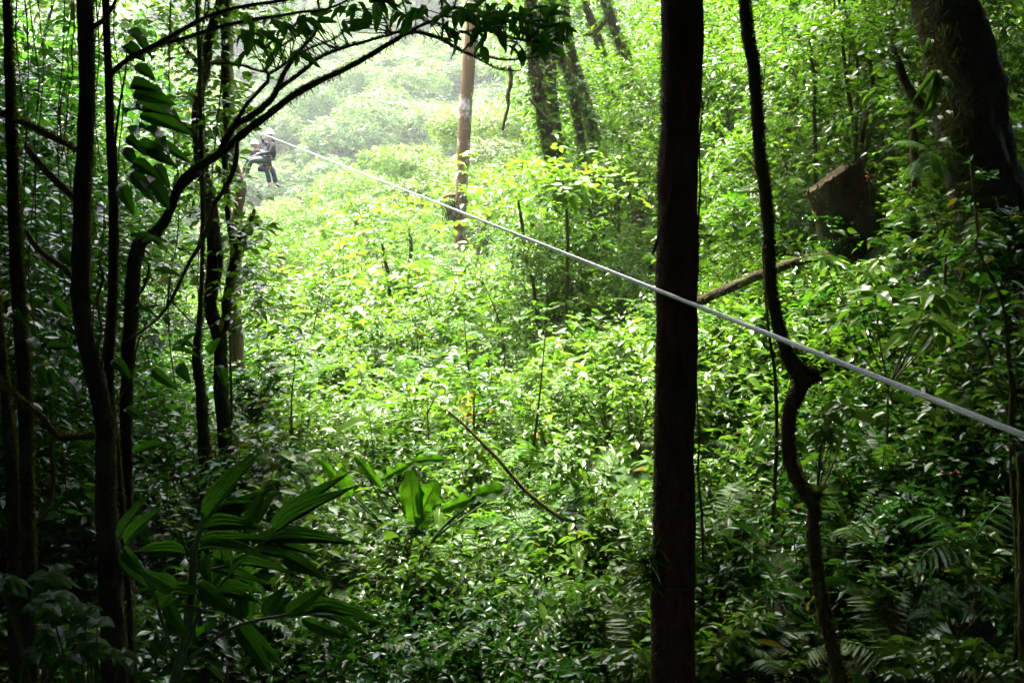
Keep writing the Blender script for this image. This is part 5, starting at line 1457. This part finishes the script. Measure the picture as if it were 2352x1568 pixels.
# treelets: fill behind the left stand, the right slope, and the far side of the clearing
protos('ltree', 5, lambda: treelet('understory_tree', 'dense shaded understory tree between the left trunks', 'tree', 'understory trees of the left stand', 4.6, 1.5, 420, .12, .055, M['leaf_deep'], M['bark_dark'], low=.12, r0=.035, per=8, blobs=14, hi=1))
protos('etree', 4, lambda: treelet('understory_tree', 'light green leafy tree at the sunny edge of the left stand', 'tree', 'sunlit trees at the edge of the left stand', 4.6, 1.3, 420, .12, .05, M['leaf'], M['bark_moss'], low=.1, r0=.035, per=8, blobs=14, hi=1))
protos('rtree', 6, lambda: treelet('slope_tree', 'small leafy tree crowding the right slope', 'tree', 'small trees on the right slope', 4.2, 1.5, 420, .12, .05, M['leaf'], M['stem'], low=.08, r0=.03, per=8, blobs=15, hi=1))
def dome_tree(group, h, cr, n_tw, ll, lw, material, nb, per=7, thick=.2, name='hill_tree'):
    t = thing(name, 'hill tree', 'tree', (0, 0, 0), group)
    tk, fo = MB(), MB()
    c, r = tk.tube(np.array([(0, 0, -1.), (rng.normal(0, .2), rng.normal(0, .2), h * .4), (rng.normal(0, .4), rng.normal(0, .4), h * .75)]), [.03 * h, .022 * h, .01 * h], 8, n=10, rough=.05)
    pos, dr, fc = [], [], []
    for k in range(nb):
        a = rng.uniform(0, 6.28); q = math.sqrt(rng.random())
        ce = np.array((math.cos(a) * q * cr, math.sin(a) * q * cr, h * (.5 + .46 * (1 - q * q)) + rng.normal(0, .05 * h)))
        rb = cr * rng.uniform(.3, .48)
        tk.tube(np.array([c[-3], (c[-1] + ce) / 2 + UP * -.03 * h, ce - UP * rb * .1]), [.008 * h, .005 * h, .002 * h], 5, n=6)
        m = n_tw // nb
        d = rdir(m, -.35, 1)
        pos.append(ce + d * rb * np.array((1, 1, .62)) * rng.uniform(1 - thick, 1.05, m)[:, None]); dr.append(nrmz(d * np.array((1, 1, .3)) + rng.normal(0, .3, (m, 3)))); fc.append(nrmz(d + UP * .25))
    twigs(fo, np.concatenate(pos), np.concatenate(dr), per, ll * 2.2, ll, lw, False, .15, .28, 1, .05, np.concatenate(fc))
    part(t, 'trunk', tk, M['bark_pale'] if rng.random() < .4 else M['bark_moss'])
    part(t, 'crown', fo, material, 'stuff')
    return t
CT = iter((M['leaf'], M['leaf_bright'], M['leaf'], M['leaf_far'], M['leaf'], M['leaf_bright']))
protos('ctree', 6, lambda: dome_tree('small trees on the bright slope', 4.2, 1.8, 560, .12, .052, next(CT), 8, 7, .35, 'clearing_tree'))
if False: protos('ctree', 6, lambda: treelet('clearing_tree', 'pale green small tree on the bright slope beyond the clearing', 'tree', 'small trees on the bright slope', 4.0, 1.9, 520, .13, .052, next(CT), M['stem'], low=.35, r0=.045, per=8, blobs=10, flat=.4))
HT = iter([M['leaf_hill'], M['leaf_far'], M['leaf_hill'], M['leaf_far'], M['leaf_hill'], M['leaf_bright']])
protos('htree', 6, lambda: dome_tree('trees on the near hill', 8.5, 3.8, 1600, .20, .10, next(HT), 8))
protos('ftree', 6, lambda: dome_tree('trees on the far hillside', 14.0, 6.2, 1500, .42, .24, M['leaf_far'], 8))
if False: protos('htree', 6, lambda: treelet('hill_tree', 'rounded pale tree on the hazy near hill', 'tree', 'trees on the near hill', 9.0, 4.2, 900, .28, .13, M['leaf_hill'], M['bark_pale'], low=.35, r0=.14, per=8, blobs=15, flat=.5))
if False: protos('ftree', 6, lambda: treelet('hill_tree', 'distant tree on the hazy far hillside', 'tree', 'trees on the far hillside', 12.0, 5.5, 800, .55, .3, M['leaf_far'], M['bark_pale'], low=.3, r0=.2, per=7, blobs=15, flat=.6))

def edge_ok(x, y, s, cr):
    return proj(x + cr * s, y, 0)[0] < 585
def inview(x, y, m=1.5):
    return abs(proj(x, y, 0)[0] - CXV) < CXV + m / y * FV
for x, y in scatter(26, -.56, -.30, 6.2, 10, .6):
    s = rng.uniform(.7, 1.1)
    if proj(x + 2.0 * s, y, 0)[0] < 500: put('ltree', x, y, s)
for x, y in scatter(44, -.60, -.28, 6.8, 15, .8):
    s = rng.uniform(.7, 1.15)
    if edge_ok(x, y, s, 2.3) and inview(x, y): put('ltree', x, y, s)
for x, y in scatter(26, -.42, -.24, 9.2, 17, .8):
    s = rng.uniform(.6, 1.1)
    if edge_ok(x, y, s, 2.1): put('etree', x, y, s)
for x, y in scatter(50, -.6, -.25, 16, 36, 1.7):
    s = rng.uniform(1.2, 2.0)
    if edge_ok(x, y, s, 2.1) and inview(x, y): put('etree' if rng.random() < .7 else 'ltree', x, y, s)
for x, y in scatter(70, .10, .58, 11.5, 24, 1.35):
    s = rng.uniform(.7, 1.2)
    if x / y < .2 and y < 15: continue
    if not blocked(x, y, 4.2 * s, 1.0): put('rtree', x, y, s)
for x, y in scatter(50, .02, .6, 22, 45, 2.6):
    s = rng.uniform(1.2, 2.0)
    if not blocked(x, y, 4.2 * s, 1.5): put('rtree', x, y, s)
for x, y in scatter(46, -.235, .2, 19, 40, 1.9):
    s = rng.uniform(.55, 1.1)
    while blocked(x, y, 4 * s, 1.) and s > .3: s *= .8
    put('ctree', x, y, s)
for x, y in scatter(120, -.32, .24, 42, 105, 4.6):
    s = rng.uniform(.65, 1.15)
    z0 = float(H(x, y))
    c = proj(x, y, z0)[0]
    lim = np.interp(c, [560, 700, 900, 1176, 1400], [475, 430, 320, 190, 60])
    while s > .25 and proj(x, y, z0 + 8.6 * s)[1] < lim: s *= .85
    if s > .3: put('htree', x, y, s)
for cx_, d, top in ((520, 47, 505), (565, 50, 480), (610, 47, 500), (650, 52, 470), (585, 44, 520)):
    x = (cx_ - CXV) / FV * d
    put('htree', x, d, max(.25, ((551 - top) / FV * d - float(H(x, d))) / 8.6))
for cx_, d, s in ((1215, 14.6, .55), (1262, 14.4, .66), (1310, 14.8, .62), (1350, 15, .7), (1285, 13.6, .5)):
    put('rtree', (cx_ - CXV) / FV * d, d, s)
for x, y in scatter(240, -.34, .16, 112, 262, 5.6, pw=.8):
    put('ftree', x, y, rng.uniform(.75, 1.35))

# ------------------------------------------------------------------ uncountable low growth
def undergrowth(name, label, n, u0, u1, y0, y1, hmax, ll, material, per=9, hi=1, pw=1.0, seed=1, clumpy=1.0, aspect=.46):
    mb = MB()
    y = y0 + (y1 - y0) * rng.random(n) ** pw
    x = rng.uniform(u0, u1, n) * np.maximum(y, 4)
    q = clump(x, y, seed)
    ok = rng.random(n) < 1 - clumpy * (1 - q)
    x, y, q = x[ok], y[ok], q[ok]
    n = len(x)
    z = H(x, y)
    h = hmax * rng.uniform(.3, 1, n) * (1 - clumpy * .65 * (1 - q))
    h = np.where(free(x, y, z + h), h, h * .4)
    ok = free(x, y, z + h)
    x, y, z, h = x[ok], y[ok], z[ok], h[ok]
    n = len(x)
    f = (np.arange(per) + 1) / per
    lean = rng.normal(0, .25, (n, 1, 3)) * np.array((1, 1, 0))
    b = np.stack([x, y, z], 1)[:, None] + UP * (h[:, None] * f[None])[..., None] + lean * (h[:, None] * f[None] ** 1.5)[..., None]
    k = n * per
    a = (np.arange(per) * 2.4)[None] + rng.uniform(0, 6.28, (n, 1)) + rng.normal(0, .3, (n, per))
    ax = np.stack([np.cos(a), np.sin(a), rng.uniform(-.5, .45, (n, per))], -1)
    s = ll * np.exp(rng.normal(0, .38, (n, 1))) * rng.uniform(.75, 1.2, (n, per))
    mb.leaves(b.reshape(k, 3), ax.reshape(k, 3), UP + rng.normal(0, .5, (k, 3)), s.ravel(), s.ravel() * aspect * rng.uniform(.7, 1.2, k), .3, hi)
    o = part(None, name, mb, material)
    return props(o, label, 'undergrowth', kind='stuff')
undergrowth('undergrowth', 'low bright leafy ground cover of the clearing', 5600, -.36, .26, 6.4, 15, .95, .07, M['leaf_bright'], 10, 1, .9, 3)
undergrowth('undergrowth', 'fine dark green herbs between the clearing shrubs', 5600, -.36, .26, 6, 15, .6, .05, M['leaf'], 10, 1, .9, 4, 1, .36)
undergrowth('undergrowth', 'low leafy growth of the far part of the clearing', 7000, -.34, .34, 14, 34, 1.1, .11, M['leaf_bright'], 9, 0, .9, 5)
undergrowth('undergrowth', 'scattered wide-leaved seedlings among the low growth', 420, -.34, .5, 8, 16, .85, .14, M['leaf'], 6, 1, 1, 6, .8)
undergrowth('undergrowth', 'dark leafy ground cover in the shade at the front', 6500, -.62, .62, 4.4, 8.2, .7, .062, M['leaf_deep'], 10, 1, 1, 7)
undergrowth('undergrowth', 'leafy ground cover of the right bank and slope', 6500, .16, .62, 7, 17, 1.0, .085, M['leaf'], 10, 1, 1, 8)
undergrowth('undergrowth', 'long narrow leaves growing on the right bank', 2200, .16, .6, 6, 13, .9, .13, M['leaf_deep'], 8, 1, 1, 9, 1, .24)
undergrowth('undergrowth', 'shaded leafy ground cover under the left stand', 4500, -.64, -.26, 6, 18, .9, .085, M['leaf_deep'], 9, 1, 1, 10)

# unseen leaf roof added overhead and behind to shade everything near
def canopy():
    mb = MB()
    n = 60000
    x = rng.uniform(-24, 24, n); y = rng.uniform(-22, 17, n)
    edge = 9.9 + np.where(x < 0, 2.4 * np.clip((-x - 2.2) / 1.6, 0, 1) + 2 * np.clip((-x - 4.6) / 1.5, 0, 1), 2.7 * np.clip((x - 1.0) / 2.0, 0, 1)) + .6 * np.sin(x * .9)
    ok = y < edge
    x, y = x[ok], y[ok]
    n = len(x)
    z = 4.2 + rng.uniform(0, 5.5, n) + .6 * np.sin(x * .7 + y * .5) + np.clip(y, 0, 20) * .12
    z = np.maximum(z, np.where(np.abs(x) > .62 * y, H(x, y) + 3.2, 0)) 
    ok = roofed(np.stack([x, y, z], 1))
    x, y, z = x[ok], y[ok], z[ok]
    n = len(x)
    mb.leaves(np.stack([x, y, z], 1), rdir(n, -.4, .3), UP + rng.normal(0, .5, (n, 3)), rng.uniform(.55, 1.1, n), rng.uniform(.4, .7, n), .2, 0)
    # unseen leaves added behind the viewer and on both flanks to block skylight
    k = 34000
    a = rng.uniform(0, 1, k)
    px = np.where(a < .4, rng.uniform(-20, 20, k), np.where(a < .7, rng.uniform(-20, -9, k), rng.uniform(7.5, 20, k)))
    py = np.where(a < .4, rng.uniform(-20, -5, k), rng.uniform(-16, 13, k))
    pz = H(px, py) + rng.uniform(-.5, 10, k)
    ok = np.abs(px) > .62 * np.maximum(py, 0) + 2
    px, py, pz = px[ok], py[ok], pz[ok]
    m = len(px)
    mb.leaves(np.stack([px, py, pz], 1), rdir(m, -.5, .3), rng.normal(size=(m, 3)), rng.uniform(.6, 1.2, m), rng.uniform(.45, .8, m), .2, 0)
    o = part(None, 'shade_canopy', mb, M['leaf_canopy'])
    props(o, 'unseen leaf roof added overhead and behind to shade the foreground', 'canopy', kind='stuff')
canopy()

# ------------------------------------------------------------------ haze
def haze():
    x0, x1, y0, y1, z0, z1 = -420, 420, -40, 380, -16, 250
    v = np.array([(x, y, z) for z in (z0, z1) for y in (y0, y1) for x in (x0, x1)], float)
    mb = MB(); mb.add(v, [np.array([(0, 2, 3, 1), (4, 5, 7, 6), (0, 1, 5, 4), (2, 6, 7, 3), (0, 4, 6, 2), (1, 3, 7, 5)])])
    m, n, N, Lk = mat('haze')
    out = N.new('ShaderNodeOutputMaterial'); pv = N.new('ShaderNodeVolumePrincipled')
    pv.inputs['Color'].default_value = (.93, .96, 1, 1)
    pv.inputs['Density'].default_value = .00045
    pv.inputs['Anisotropy'].default_value = .2
    Lk.new(pv.outputs[0], out.inputs['Volume'])
    o = part(None, 'haze', mb, m, smooth=False)
    props(o, 'pale humid haze between the clearing and the far hills', kind='stuff')
haze()
for o in list(COL.objects):
    if o.parent is None and o.get('group'):
        k_ = {'fern': 'fern', 'broad_leaf_seedling': 'seed', 'slim_stem': 'slim'}.get(o.name.split('.')[0])
        if k_ == 'fern': o['group'] = 'ferns in the undergrowth'
        if k_: o['label'] = where(k_, o.location.x, o.location.y)
same = {}
for o in COL.objects:
    if o.parent is None and o.get('group') and o.get('label'): same.setdefault((o['group'], o['label']), []).append(o)
ORD = ['first', 'second', 'third', 'fourth', 'fifth', 'sixth', 'seventh', 'eighth', 'ninth']
for (g, l), os_ in same.items():
    if 1 < len(os_) <= 9:
        for k, o in enumerate(sorted(os_, key=lambda o: o.location.x / max(o.location.y, .1))):
            wd_ = ['leftmost', 'rightmost'] if len(os_) == 2 else None
            o['label'] = l + ', ' + (wd_[k] if wd_ else ORD[k] + ' from left')
for key, ps in PROTO.items():
    for i, q in enumerate(ps):
        if (key, i) not in used:
            for ch in list(q.children): bpy.data.objects.remove(ch)
            bpy.data.objects.remove(q)
        elif '_p' in q.keys(): del q['_p']
for o in list(COL.objects):
    if '_p' in o.keys(): del o['_p']
